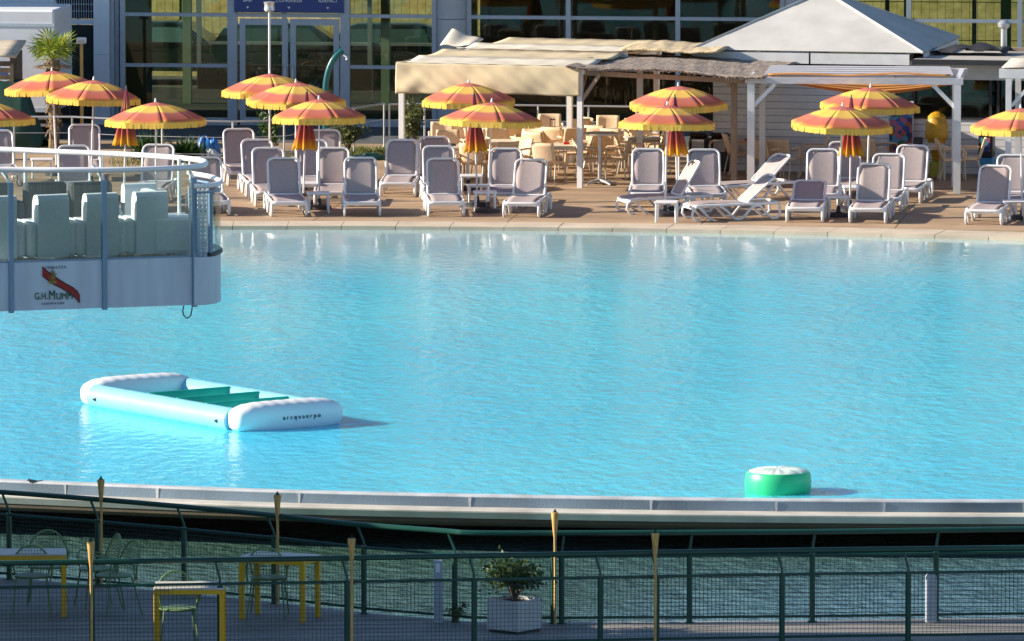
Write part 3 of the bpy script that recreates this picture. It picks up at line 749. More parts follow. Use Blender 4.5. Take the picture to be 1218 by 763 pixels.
def lamp(px, py, h, headw, pole_mat, label, kind):
    t = thing('lamp_post', label, 'lamp post', P(px,py))
    MB().tube([(0,0,0),(0,0,h-.1)], .04 if kind == 'box' else .028, 10).build('pole', pole_mat, t, smooth=True)
    if kind == 'box':
        MB().rbox(-headw/2, headw/2, -.1, .1, h-.14, h, .02).build('lamp_head', MT['white'], t)
        MB().box(-headw/2+.03, headw/2-.03, -.104, -.101, h-.12, h-.04).build('lens', MT['label'], t)
    else:
        MB().lathe([(.0,-.03),(.12,-.02),(headw/2,.05),(headw/2,.09),(.13,.15),(.0,.17)], 18, (0,0,h-.12)).build('lamp_head', MT['alu'], t, smooth=True)
        MB().lathe([(.0,.0),(.10,.0),(.12,.06),(0,.06)], 14, (0,0,h-.17)).build('lens', MT['label'], t)
    return t
lamp(97.5,166,2.30,.22,MT['bamboo'],'short lamp post with square white head beside the palm','box')
lamp(321,186,3.36,.22,MT['pole'],'tall white lamp post with round head before the glass doors','round')
# teal shower column
b = P(387,186); t = thing('outdoor_shower', 'curved teal shower column with small showerhead behind the parasols', 'shower', b)
pts = [(0,0,0),(0,0,.8),(.0,0,1.4)]+[(.55*(1-math.cos(R(a))), 0, 1.4+.98*math.sin(R(a))) for a in range(10,76,9)]
MB().tube(pts, .075, 12).build('column', MT['shower'], t, smooth=True)
e = Vector(pts[-1]); MB().tube([e+Vector((.02,-.07,-.12)), e+Vector((.08,-.12,-.14)), e+Vector((.1,-.12,-.2))], [.015,.015,.045], 8).build('showerhead', MT['alu'], t, smooth=True)
# round green lids on the ground
for px, py, r, lab in ((412,192.5,.34,'dark green round lid nearest the teal shower column'),(440,189.5,.36,'dark green round lid farthest from the teal shower column')):
    tag(MB().lathe([(r,0),(r*1.02,.05),(r*.9,.09),(r*.55,.10),(r*.5,.13),(0,.14)], 22).build('manhole_lid', MT['lid'], smooth=True, loc=P(px,py)), lab, 'lid', 'round green lids in the grass')
# steel railings
def railing(label, pts, h, posts, mids):
    o = Vector(pts[0]); t = thing('steel_railing', label, 'railing', o)
    for z, r in [(h,.022)]+[(m_, .009) for m_ in mids]:
        MB().tube([Vector(p)-o+Vector((0,0,z)) for p in pts], r, 8).build('top_rail' if z == h else 'cable', MT['alu'], t, smooth=True)
    for p in posts:
        m = MB().tube([Vector(p)-o, Vector(p)-o+Vector((0,0,h))], .022, 8); q = Vector(p)-o; m.lathe([(.06,0),(.06,.015)], 10, (q.x,q.y,q.z)); m.build('post', MT['alu'], t, smooth=True)
railing('steel cable railing along the service yard behind the left parasols', [P(-90,192),P(86,192),P(165,196),P(277,198),P(338,196),P(421,181),P(457,175)], .97, [P(x,y) for x,y in ((-60,192),(17,192),(86,192),(193,197),(277,198),(338,196),(421,181),(457,175))], (.62,.25))
railing('steel cable railing running behind the tan canopy', [P(463,175),P(505,174.5),P(760,178)], .95, [P(x,y) for x,y in ((463,175),(505,174.5),(570,175.5),(640,176),(700,177),(757,178))], (.6,))

# ------------------------------------------------------------------ hut, kiosk, bins
HF = Frame(P(955,205), R(12))
xw0, xw1 = HF.x(848), HF.x(1063)
hut = thing('beach_hut', 'white timber hut with pyramid sheet roof behind the canopies', 'hut', HF.o, -HF.yaw)
hw_ = xw1-xw0
MB().box(xw0, xw1, 0, hw_, 0, 2.3).build('wall', MT['hutwall'], hut)
ex0, ex1 = HF.x(822,70,-.25), HF.x(1098,70,-.25); ed = ex1-ex0; ey0 = -.25
zb, zt = HF.z(955,76,-.25), HF.z(955,63,-.25)
fa = MB()
xm = HF.x(963,70,-.25)
fa.box(ex0+.02, xm-.02, ey0, ey0+.03, zb, zt); fa.box(xm+.02, ex1-.3, ey0, ey0+.03, zb, zt)
fa.box(ex0+.02, ex0+.05, ey0+.03, ey0+ed, zb, zt); fa.box(ex1-.05, ex1-.02, ey0+.35, ey0+ed, zb, zt); fa.build('fascia', MT['white_paint'], hut)
ax, ay = HF.px(980,-8, ey0+ed/2)[0], ey0+ed/2; az = HF.px(985,-9, ay)[1]
rf = MB(); c4 = [(ex0,ey0-.02,zt+.01),(ex1,ey0-.02,zt+.01),(ex1,ey0+ed,zt+.01),(ex0,ey0+ed,zt+.01)]; apx = Vector((ax,ay,az))
for i in range(4):
    a, b = Vector(c4[i]), Vector(c4[(i+1)%4])
    for k in range(4):   # sheets lap over one another
        t0, t1 = k/4, (k+1)/4
        up = Vector((0,0,.012*(4-k)*.5)); rf.add([a.lerp(apx,t0)+up, b.lerp(apx,t0)+up, b.lerp(apx,t1)+up, a.lerp(apx,t1)+up], [(0,1,2,3)])
solid(rf.build('roof', MT['roofing'], hut), .012)
hp = MB()
for c in c4: hp.tube([Vector(c)+Vector((0,0,.03)), apx+Vector((0,0,.03))], .03, 6)
hp.build('hip_flashing', MT['roofing'], hut)
# poster on the hut wall
pp = thing('menu_poster', 'tall colourful blue poster on the hut wall', 'poster', HF.world(HF.x(1071,150,-.02), -.012, 0), -HF.yaw)
px0, px1 = HF.x(1058,150)-HF.x(1071,150), HF.x(1085,150)-HF.x(1071,150)
z0, z1 = HF.z(1071,181), HF.z(1071,122)
MB().box(px0-.03, px1+.03, -.01, .01, z0-.03, z1+.03).build('board', MT['grey_wood'], pp)
MB().box(px0, px1, -.018, -.0105, z0, z1).build('print', MT['poster'], pp)
# refreshment kiosk to the right
KF = Frame(HF.world(xw1+.01, .15, 0), R(12))
ks = thing('refreshment_kiosk', 'flat roofed white kiosk with dark windows right of the hut', 'kiosk', KF.o, -KF.yaw)
def kx(px, w=0): return KF.x(px,150,w)
kxr = kx(1330); zs, zh = KF.z(1140,142), KF.z(1140,95); zr = KF.z(1140,73)
MB().box(0, kxr, 0, .12, 0, zs).build('front_wall', MT['hutwall'], ks)
MB().box(0, kxr, -.02, .12, zh, zr).build('fascia', MT['white_paint'], ks)
MB().box(0, kxr, 2.4, 2.5, 0, zr).build('back_wall', MT['inwall'], ks); MB().box(kxr-.1, kxr, .12, 2.4, 0, zr).build('side_wall', MT['hutwall'], ks)
MB().box(.0, kxr, .13, 2.39, zs-.06, zs).build('counter', MT['grey_wood'], ks)
wf = MB()
for px in (1065,1087,1137,1178,1187,1232,1280): wf.box(kx(px)-.03, kx(px)+.03, .0, .10, zs, zh)
wf.box(.0, kxr, -.03, .14, zs, zs+.035); wf.build('window_frame', MT['dark'], ks)
for a, b in ((1066,1086),(1088,1136),(1138,1177),(1188,1231),(1233,1279)): MB().box(kx(a)+.035, kx(b)-.035, .045, .055, zs+.036, zh).build('window_pane', MT['glass'], ks)
cn = MB()
for i in range(26): x = kx(1138+i*1.5); cn.lathe([(.0,0),(.025,0),(.025,.12),(.01,.17),(0,.17)], 6, (x,.7,zs+.30)); 
cn.box(kx(1138), kx(1178), .6,.8, zs+.26, zs+.29); cn.box(kx(1138), kx(1178), .6,.8, zs+.55, zs+.58)
for i in range(26): x = kx(1138+i*1.5); cn.lathe([(.0,0),(.025,0),(.025,.12),(.01,.17),(0,.17)], 6, (x,.7,zs+.58))
cn.build('bottle_shelf', M('shelf_goods', (.10,.18,.20), .3, .4, 30), ks)
MB().box(kx(1085,-.7), kxr+.3, -.75, 2.6, zr+.02, zr+.07).build('roof', MT['flatroof'], ks)
MB().box(kx(1085,-.7), kxr+.3, -.78, -.752, zr-.03, zr+.085).build('roof_edge', MT['dark'], ks)
mo = MB().grid(10, 3, lambda u, v: Vector((kx(1098)+u*1.7, .6+v*.9, zr+.10+.22*math.sin(u*2.6)*(1-abs(v-.5))+.05*math.sin(u*17+v*5))))
solid(mo.build('roof_sheet', MT['dark'], ks, smooth=True), .02)
MB().box(kx(1135), kxr, 1.5, 1.62, zr+.12, zr+.2).build('roof_pipe', MT['brown_wood'], ks)
# vent pipe with cowl
vt = MB().tube([(0,0,0),(0,0,.55)], .07, 10); 
vp = thing('vent_pipe', 'pale vent pipe with lumpy cap on the kiosk roof', 'pipe', KF.world(KF.x(1194,60,1.9), 1.9, zr+.07), -KF.yaw)
vt.build('pipe', MT['alu'], vp, smooth=True); MB().lathe([(.07,.5),(.13,.55),(.14,.62),(.08,.68),(0,.70)], 12).build('cap', MT['alu'], vp, smooth=True)
# things along the kiosk front
cn_ = thing('ice_cream_display', 'tall yellow cone shaped display standing before the kiosk', 'display', KF.world(kx(1119), -.55, 0), -KF.yaw)
MB().lathe([(.16,0),(.17,.25),(.12,.32)], 16).build('base', MT['lime'], cn_, smooth=True)
MB().lathe([(.09,.33),(.15,.6),(.20,.78)], 18).build('cone', MT['cone'], cn_, smooth=True)
MB().lathe([(.20,.78),(.25,.84),(.255,.92),(.235,1.0),(.245,1.06),(.23,1.15),(.19,1.22),(.195,1.27),(.13,1.34),(.05,1.38),(0,1.385)], 18).build('scoop', MT['cone'], cn_, smooth=True)
ck = thing('drinks_cooler', 'black drinks cooler with blue base before the kiosk wall', 'cooler', KF.world(kx(1178), -.5, 0), -KF.yaw)
MB().rbox(-.16,.16,-.2,.2,.02,.42,.02).build('base', MT['coolblue'], ck); MB().rbox(-.155,.155,-.19,.19,.422,1.02,.02).build('body', MT['cola'], ck)
MB().box(-.10,.10,-.2,-.191,.55,.85).build('print', MT['poster'], ck); MB().lathe([(.14,1.02),(.14,1.05),(.08,1.12),(0,1.14)], 14).build('lid', MT['bin'], ck, smooth=True)
for px, lab in ((831.5,'brown litter bin on the left with a paper label, against the hut'),(857,'brown litter bin on the right, half hidden by the brown post')):
    bn = thing('litter_bin', lab, 'bin', P(px,203), -HF.yaw, 'brown litter bins beside the hut')
    MB().rbox(-.20,.20,-.2,.2,0,.72,.03).build('body', MT['bin'], bn); MB().rbox(-.21,.21,-.21,.21,.725,.82,.05).build('lid', MT['bin'], bn)
    MB().box(-.12,.14,-.206,-.201,.42,.68).build('label_sheet', MT['label'], bn)

# ------------------------------------------------------------------ pergolas
def brace(m, p, q, w=.07): m.bar(p, q, w, w)
A0, A1 = P(478,218), P(690,223.5)
yA = math.atan2(-(A1-A0).y, (A1-A0).x); AF = Frame(A0, yA); LA = (A1-A0).length; DA = 6.0; HA = 2.46
pa = thing('tan_canopy', 'white post pergola with tan cloth valance and reed matting', 'pergola', A0, -yA)
for x, y in ((0,0),(LA,0),(.02,DA),(LA,DA),(LA/2,DA)): MB().box(x-.055,x+.055,y-.055,y+.055,0,HA-.07).build('post', MT['white_paint'], pa)
bm_ = MB()
bm_.box(-.08,LA+.1,-.05,.05,HA-.068,HA+.07); bm_.box(-.08,LA+.1,DA-.05,DA+.05,HA-.068,HA+.09)
for x in (0, LA/2, LA): bm_.box(x-.04,x+.04,.052,DA-.052,HA-.05,HA+.05)
bm_.box(.4, LA+.1, DA*.55-.04, DA*.55+.04, HA+.052, HA+.13)
bm_.build('beam', MT['white_paint'], pa)
br = MB(); brace(br,(LA-.02,.06,HA-.5),(LA-.02,.55,HA-.06)); br.build('brace', MT['brown_wood'], pa)
br = MB(); brace(br,(LA+.04,.0,HA-.62),(LA+.44,.0,HA-.05)); br.build('brace', MT['brown_wood'], pa)
def sheet(fr, nu, nv, fn, name, mat, par, t=.012): return solid(MB().grid(nu, nv, fn).build(name, mat, par, smooth=True), t)
def val(u, v):
    x = -.10+u*(LA+.12); fold = .02*math.sin(u*7+v*2)+.007*math.sin(u*29+v*5)+.006*math.sin(u*67-v*14)+.05*math.exp(-((u-.08)/.05)**2)*math.sin(v*6)
    return Vector((x, -.09-.05*v+fold*(.3+v)-.03*math.sin(v*3.1), HA+.09-v*(.62+.03*math.sin(u*3+1)-.05*math.sin(u*12)*.4)))
sheet(AF, 130, 16, val, 'valance', MT['tan_cloth'], pa)
sheet(AF, 6, 14, lambda u, v: Vector((-.10+.02*math.sin(v*20), -.05+v*1.2, HA+.09-u*.5*(1-v*.6))), 'side_curtain', MT['tan_cloth'], pa)
# roof strips, slack between the beams
for k, (ya, yb, za, zb_, mk) in enumerate(((-.05,1.3,.10,.13,'cream_cloth'),(1.32,2.75,.13,.15,'tan_cloth'),(2.8,3.9,.18,.2,'cream_cloth'),(3.95,DA+.1,.16,.14,'tan_cloth'))):
    sheet(AF, 24, 6, lambda u, v, ya=ya, yb=yb, za=za, zb_=zb_: Vector((-.1+.3*(ya>2)+u*(LA+.15-.3*(ya>2)), (ya+v*(yb-ya))*1.19, HA+za+(zb_-za)*v-.05*math.sin(v*3.14)*(1+.15*math.sin(u*14))+.006*math.sin(u*40))), 'roof_cloth', MT[mk], pa)
xfl = AF.x(538,50,DA)
sheet(AF, 8, 8, lambda u, v: Vector((xfl+u*.72, DA*1.0-.9*(1-v)-.02, HA+.10+.30*v*(1-u*.75)+.02*math.sin(u*9))), 'roof_cloth', MT['cream_cloth'], pa)
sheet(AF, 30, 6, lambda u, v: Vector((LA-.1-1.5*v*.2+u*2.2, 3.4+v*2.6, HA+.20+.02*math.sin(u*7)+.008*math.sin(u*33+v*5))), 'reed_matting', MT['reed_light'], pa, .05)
# middle pergola under reed matting
B0 = P(690.5,222.5); BF = Frame(A1, R(10)); pb_ = thing('reed_canopy', 'low pergola under a sagging grey brown reed mat', 'pergola', A1, -R(10))
bx1 = BF.x(873,200,.9); hx_ = BF.x(905,90,0)
def reed(u, v):
    x = -.28+u*(hx_+.42); y = -.15+v*4.6-.9*max(0, u-.55)*(1-v); z = HA+.10-.16*u-.05*v-.025*math.sin(u*9.5)*(.4+.6*(1-v))-.02*math.sin(v*6)+.006*math.sin(u*60+v*11)
    return Vector((x, y, z))
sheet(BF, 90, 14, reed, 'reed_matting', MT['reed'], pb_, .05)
rg_ = MB()
for i in range(260):
    u = random.random(); p = reed(u, 0); rg_.bar(p+Vector((0,.10,.0)), p+Vector((random.uniform(-.05,.05),-random.uniform(.0,.16),random.uniform(-.05,.02))), .012, .01)
rg_.build('reed_fringe', MT['reed'], pb_)
MB().box(bx1-.06,bx1+.06,.84,.96,0,HA-.22).build('post', MT['brown_wood'], pb_)
for px_ in (761,): 
    x = BF.x(px_,200,3.4); MB().box(x-.06,x+.06,3.34,3.46,0,HA-.2).build('post', MT['white_paint'], pb_)
bb = MB().bar((.05,.1,HA-.05),(hx_,.1,HA-.20),.08,.1); bb.bar((.05,3.4,HA-.07),(hx_,3.4,HA-.15),.08,.1); bb.bar((bx1,.1,HA-.27),(bx1,3.7,HA-.27),.07,.08); bb.build('beam', MT['brown_wood'], pb_)
# white pergola before the hut
C0, C1 = P(893,228), P(1138,230); yC = math.atan2(-(C1-C0).y, (C1-C0).x); CF = Frame(C0, yC); LC = (C1-C0).length; HC = 2.34; DC = 2.8
pc = thing('white_pergola', 'white timber pergola with orange awning in front of the hut', 'pergola', C0, -yC)
for x, y, w2 in ((0,0,.075),(LC,0,.075),(LC-.1,DC*.55,.065),(.1,DC*.8,.06)): MB().box(x-w2,x+w2,y-w2,y+w2,0,HC-.08).build('post', MT['white_paint'], pc)
bm2 = MB().box(-.12,LC+.12,-.07,.07,HC-.075,HC+.06); bm2.box(-.1,LC+.1,DC-.06,DC+.06,HC-.075,HC+.06)
for x in (0,LC): bm2.box(x-.05,x+.05,.072,DC-.062,HC-.07,HC+.055)
bm2.build('beam', MT['grey_wood'], pc)
br = MB()
for x, s in ((0,1),(LC,-1)):
    for q0, q1, wq in (((x+s*.05,0,HC-.55),(x+s*.5,0,HC-.09),.08),((x,.05,HC-.5),(x,.5,HC-.09),.07)): br = MB(); brace(br,q0,q1,wq); br.build('brace', MT['white_paint'], pc)
rl = MB()
for k in range(9): rl.box(.25,LC-.1-.02*k,.30+k*.29,.42+k*.29,HC+.08+.008*(k%2),HC+.10+.008*(k%2))
rl.build('roof_slat', MT['grey_wood'], pc)
sheet(CF, 40, 8, lambda u, v: Vector((.9+u*(LC-1.05), .1+v*1.6, HC-.09-.12*math.sin(u*3.14)*(1-v)**.6-.10*(1-v)*(1-abs(2*u-1))-.0)), 'awning', MT['orange_cloth'], pc, .01)
sheet(CF, 30, 3, lambda u, v: Vector((.35+u*(LC-.5), -.03+v*.32, HC+.10+.02*math.sin(u*11)+.03*u)), 'roof_cloth', MT['orange_cloth'], pc, .015)
# right pergola at the frame's edge
D0 = P(1199,232); DF = Frame(D0, R(8)); pd_ = thing('kiosk_pergola', 'white pergola with diagonal brace in front of the kiosk', 'pergola', D0, -R(8))
for x in (0, 3.4):
    for y in (0, 2.6): MB().box(x-.06,x+.06,y-.06,y+.06,0,2.42).build('post', MT['white_paint'], pd_)
b3 = MB().box(-.2,3.6,-.06,.06,2.43,2.62); b3.box(-.2,3.6,2.54,2.66,2.43,2.62)
for x in (0,1.1,2.3,3.4): b3.box(x-.04,x+.04,.062,2.538,2.45,2.60)
b3.build('beam', MT['white_paint'], pd_)
br = MB(); brace(br,(0,.06,1.9),(0,.55,2.4)); br.build('brace', MT['white_paint'], pd_)
br = MB(); brace(br,(.06,0,1.85),(.56,0,2.42)); br.build('brace', MT['white_paint'], pd_)
sheet(DF, 8, 8, lambda u, v: Vector((-.15+u*3.7, -.05+v*2.7, 2.65+.02*math.sin(u*20))), 'roof_cloth', MT['flatroof'], pd_, .015)
# ------------------------------------------------------------------ parasols
NG = 8
def make_parasol():
    t = thing('beach_parasol', '', 'parasol')
    MB().tube([(0,0,.02),(0,0,1.2)], .022, 10).tube([(0,0,1.2),(0,0,2.26)], .017, 10).build('pole', MT['pole'], t, smooth=True)
    MB().lathe([(.0,.0),(.25,.0),(.25,.05),(.22,.08),(.05,.10),(.035,.22),(0,.22)], 20).build('base', MT['dark'], t, smooth=True)
    cv = MB(); nr = 9; ns = 6; zt = 2.24; rise = .36; RR = 1.04
    def pt(g, s, r):
        a0, a1 = 2*math.pi*g/NG+.2, 2*math.pi*(g+1)/NG+.2; e0 = Vector((math.cos(a0), math.sin(a0), 0)); e1 = Vector((math.cos(a1), math.sin(a1), 0))
        p = e0.lerp(e1, s)*r*RR; z = zt-rise*(.45*r+.55*r*r)-.012*math.sin(math.pi*s)*r*(1-.35*r)
        return Vector((p.x, p.y, z))
    for g in range(NG): cv.grid(ns, nr, lambda u, v, g=g: pt(g, u, .02+.98*v))
    c = solid(cv.build('canopy', MT['canopy'], t, smooth=True, angle=12), .004)
    va = MB()
    for g in range(NG):
        for k in range(10):   # fringe of separate cut tongues
            u0, u1 = k/10+.003, (k+1)/10-.003; f = lambda u, v, g=g: pt(g, u, 1.0)+Vector((0,0,-v))
            b0, b1 = pt(g,u0,1.0), pt(g,u1,1.0); dr = .112+random.uniform(-.005,.005); o = Vector((b0.x+b1.x, b0.y+b1.y, 0)).normalized()*random.uniform(-.012,.012)
            dn = Vector((0,0,-dr)); dm = Vector((0,0,-dr-.012))
            if k and k % 3: b0 = b0; 
            va.add([b0, b1, b1+dn+o, (b0+b1)/2+dm+o, b0+dn+o], [(0,1,2,3,4)])
    solid(va.build('valance', MT['valance'], c), .004)
    rb = MB()
    for g in range(NG):
        a = 2*math.pi*g/NG+.2; e = Vector((math.cos(a), math.sin(a), 0))
        pts = [e*(r*RR)+Vector((0,0,zt-rise*(.45*r+.55*r*r)-.04)) for r in (.03,.25,.5,.75,.985)]; rb.tube(pts, .005, 5)
        rb.tube([Vector((0,0,1.78)), pts[2]], .004, 5)
    rb.build('rib_frame', MT['pole'], t)
    MB().lathe([(.02,2.225),(.03,2.25),(.018,2.27),(.016,2.31),(0,2.325)], 10).build('finial', MT['pole'], t, smooth=True)
    return t
def make_folded():
    t = thing('folded_parasol', '', 'parasol')
    MB().tube([(0,0,.02),(0,0,2.28)], .02, 10).build('pole', MT['pole'], t, smooth=True)
    MB().lathe([(.0,.0),(.25,.0),(.25,.05),(.22,.08),(.05,.10),(.035,.22),(0,.22)], 20).build('base', MT['dark'], t, smooth=True)
    f = MB(); n = 72
    def fp(u, v):
        a = 6.28318*u; z = 2.28-1.14*v
        r = (.028+.20*v**1.15)*(1+(.26*v**.5)*math.cos(a*9+.6*math.sin(v*3))+.07*math.sin(a*4+v*2)); zz = z-.03*v*math.cos(a*9)
        return Vector((r*math.cos(a), r*math.sin(a), zz))
    f.grid(n, 16, fp); c = solid(f.build('canopy', MT['folded'], t, smooth=True, angle=70), .005)
    MB().lathe([(.02,2.27),(.028,2.29),(.014,2.31),(.012,2.36),(0,2.37)], 10).build('finial', MT['dark'], t, smooth=True)
    return t
para = Kind(make_parasol); fold = Kind(make_folded)
PG = 'striped parasols between the loungers'
for px, py, lab in (
    (68,209,'open striped parasol directly below the fan palm'),
    (108.5,222,'open striped parasol in front of the short square headed lamp'),
    (186,253,'open striped parasol over the spiky plants'),
    (-20,250,'open striped parasol cut by the left edge of the photo'),
    (321,213,'farthest of the three overlapping open parasols before the glass doors'),
    (352,225,'middle one of the three overlapping open parasols before the glass doors'),
    (380,249,'nearest of the three overlapping open parasols before the glass doors'),
    (557,226,'rear open parasol directly before the tan cloth valance'),
    (580,253,'nearer open parasol in front of the bistro chairs under the tan cloth valance'),
    (808,230,'rear open parasol under the front edge of the reed matting'),
    (791,257,'nearer open parasol below the reed matting beside the litter bins'),
    (1031,232,'rear open parasol under the orange awning of the white pergola'),
    (997,258,'nearer open parasol before the white pergola and the hut wall'),
    (1216,261,'open striped parasol cut by the right edge of the photo')):
    o = para.put(P(px,py), R(random.uniform(0,45)), lab, PG)
    o.rotation_euler.x = R(random.uniform(-2.2,2.2)); o.rotation_euler.y = R(random.uniform(-2.2,2.2))
    k = random.uniform(.97,1.03); part(o,'canopy')[0].scale = (k,k,1)
FG = 'folded parasols between the loungers'
for px, py, lab in (
    (147.5,238,'folded parasol beside the spiky plants, left of an open parasol'),
    (360.5,243,'folded parasol below the three overlapping parasols near the teal shower'),
    (568,246,'folded parasol in front of the bistro chairs under the tan canopy'),
    (806,250,'folded parasol beside the brown litter bins'),
    (1011,251,'folded parasol in front of the hut under the white pergola')):
    o = fold.put(P(px,py), R(random.uniform(0,40)), lab, FG)
    o.rotation_euler.x = R(random.uniform(-2,2)); o.rotation_euler.y = R(random.uniform(-2,2)); part(o,'canopy')[0].scale = (random.uniform(.9,1.1),)*2+(1,)

# ------------------------------------------------------------------ sun loungers
def make_lounger():
    t = thing('sun_lounger', '', 'sun lounger'); hwid = .335
    def ringpts(y0, y1, hw, r, n=5):
        pts = []
        for cx, cy, a0 in ((hw-r,y0+r,-90),(hw-r,y1-r,0),(-hw+r,y1-r,90),(-hw+r,y0+r,180)):
            for k in range(n+1): a = R(a0+90*k/n); pts.append((cx+r*math.cos(a), cy+r*math.sin(a)))
        return pts
    def zs(y): return .335-.05*max(0,(-.55-y)/.4)**2
    fr = MB().tube([(x,y,zs(y)) for x,y in ringpts(-.95,.86,hwid+.015,.10)], .030, 8, closed=True)
    fr.bar((-hwid,.18,.315),(hwid,.18,.315),.05,.04); fr.bar((-hwid,-.92,.262),(hwid,-.92,.262),.03,.07)
    fr.build('frame', MT['white'], t, smooth=True)
    solid(MB().grid(6, 14, lambda u, v: Vector((-.30+.6*u, -.92+1.12*v, zs(-.92+1.12*v)+.022-.02*math.sin(math.pi*u)))).build('seat', MT['mauve'], t, smooth=True), .006)
    for sx in (-1, 1):
        x = sx*(hwid+.02)
        # foot end leg: open curl with a strut
        m = MB().tube([(x,-.86,.30),(x,-.95,.22),(x,-.965,.12),(x,-.90,.03),(x,-.80,.022)], .026, 8)
        m.tube([(x,-.84,.30),(x,-.70,.16),(x,-.58,.03),(x,-.52,.022)], .024, 8); m.build('leg', MT['white'], t, smooth=True)
        # rear leg: V foot, arch and curl
        m = MB().tube([(x,-.42,.32),(x,-.24,.20),(x,-.08,.035),(x,.02,.022),(x,.10,.05),(x,.26,.24),(x,.36,.30),(x,.46,.28),(x,.60,.12),(x,.70,.03),(x,.80,.03),(x,.87,.12),(x,.86,.30)], .027, 8)
        m.build('leg', MT['white'], t, smooth=True)
    bk = bpy.data.objects.new('backrest', None)
    m = MB().grid(6, 10, lambda u, v: Vector((-.29+.58*u, .02+.76*v, -.018*math.sin(math.pi*u)+.03*math.sin(v*2.6))))
    # corners of the sling follow the rounded frame
    for p in m.v:
        if p.y > .66:
            lim = .29-.11*((p.y-.66)/.12)**2
            p.x = max(-lim, min(lim, p.x))
    b = solid(m.build('backrest', MT['mauve'], t, smooth=True, loc=(0,.19,.345)), .006)
    pts = []
    for cx, cy, a0, r in ((.30-.05+.02,.0+.06,-90,.05),(.32-.12,.80-.12,0,.12),(-.32+.12,.80-.12,90,.12),(-.27,.06,180,.05)):
        for k in range(6): a = R(a0+90*k/5); y = cy+r*math.sin(a); pts.append((cx+r*math.cos(a), y, .03*math.sin(max(0,y)/.78*2.6)))
    MB().tube(pts, .024, 8, closed=True).build('back_frame', MT['white'], b, smooth=True)
    st = MB()
    for sx in (-1,1): st.tube([(sx*.25,.45,-.02),(sx*.25,.42,-.36)], .012, 6)
    return t
lou = Kind(make_lounger)
LG = 'white sun loungers with mauve slings on the pool deck'
def lounger(px, py, yaw, ang, lab):
    y = R(yaw+random.uniform(-2,2)); ang += random.uniform(-2,2); f = P(px,py); c = f-Vector((math.sin(y), -math.cos(y), 0))*.92
    o = lou.put(c, y, lab, LG)
    part(o,'backrest')[0].rotation_euler = (R(ang),0,0)
for a in (
    (292,221,9,66,'rearmost lounger of the four stepping down left of the teal shower'),
    (314,234,9,64,'second lounger from the back of the four left of the folded parasol'),
    (325,246,8,65,'third lounger from the back of the four left of the folded parasol'),
    (344,258,7,64,'front lounger of the row of four, left of the side table by the water'),
    (387,223,1,66,'lounger behind the pole of the nearest overlapping parasol, farthest from the pool'),
    (376,236,4,66,'lounger half hidden beside the folded parasol left of the pole'),
    (395,246,1,65,'lounger beside the parasol pole, behind the white side table'),
    (431,258,2,63,'front lounger right of the nearest overlapping parasol pole'),
    (473,235,-3,66,'lone lounger left of the stacked three before the tan canopy'),
    (523,232,4,66,'rearmost of three nested loungers left of the side tables'),
    (527,244,4,65,'middle of three nested loungers left of the side tables'),
    (531,258,5,63,'front of three nested loungers left of the side tables'),
    (600,247,-3,66,'lounger behind the side tables under the second column of parasols'),
    (620,259,-10,62,'front lounger turned slightly left beside the tan canopy parasol pole'),
    (769,247,-2,66,'upright lounger left of the pole below the reed matting'),
    (742,254,-74,56,'lounger seen side on with pale sunlit back, behind the low side table'),
    (843,248,2,66,'upright lounger behind the two side on loungers by the bins'),
    (820,262,-76,39,'front lounger seen side on with its foot toward the left'),
    (848,239,-62,43,'rear side on lounger with a shadow wedge across its back'),
    (957,265,-7,24,'front lounger with its back folded low before the white pergola'),
    (976,248,-3,66,'lounger behind the low folded one before the white pergola'),
    (1006,238,-2,66,'shaded lounger beside the folded parasol before the hut'),
    (1032,266,-9,62,'front lounger right of the parasol pole with a diagonal shadow on its back'),
    (1050,253,-9,64,'middle lounger of the stepped three right of the hut parasols'),
    (1074,242,-10,65,'rear lounger of the stepped three right of the hut parasols'),
    (1170,268,-13,63,'front shaded lounger before the drinks cooler at the right'),
    (1200,255,-6,65,'lounger behind the shaded one at the right edge'),
    (103,216,4,66,'lounger below the short lamp, behind the terrace rail'),
    (4,222,8,60,'lounger at the left edge above the terrace rail'),
    (92,243,6,66,'shaded lounger seen through the terrace rail left of a parasol pole'),
    (178,242,-4,66,'shaded lounger seen through the terrace rail below the spiky plants'),
    (252,257,6,64,'lounger right beside the rounded end of the terrace')): lounger(*a)
def make_side_table():
    t = thing('side_table', '', 'side table')
    m = MB().rbox(-.24,.24,-.21,.21,.375,.42,.018); 
    m.build('top', MT['white'], t)
    for x in (-.19,.19):
        for y in (-.16,.16): MB().tube([(x,y,.376),(x*1.05,y*1.05,0)], [.03,.022], 8).build('leg', MT['white'], t, smooth=True)
    return t
stb = Kind(make_side_table)
for px, py, rz, lab in ((379,253,4,'white side table at the pole of the nearest overlapping parasol'),(366,241,0,'white side table behind the folded parasol by the teal shower'),
    (577,252,2,'front of three white side tables before the tan canopy'),(569,244,4,'middle of three white side tables before the tan canopy'),(561,232,0,'rear of three white side tables before the tan canopy'),
    (793,264,-6,'low white side table at the water in front of the side on loungers'),(998,258,-3,'white side table at the pole before the white pergola'),(1016,246,0,'white side table behind the pole before the white pergola'),
    (50,212,4,'white side table above the terrace rail at the left'),(1206,263,2,'white side table at the right edge beside the parasol')):
    stb.put(P(px,py), R(rz), lab, 'white side tables between loungers')

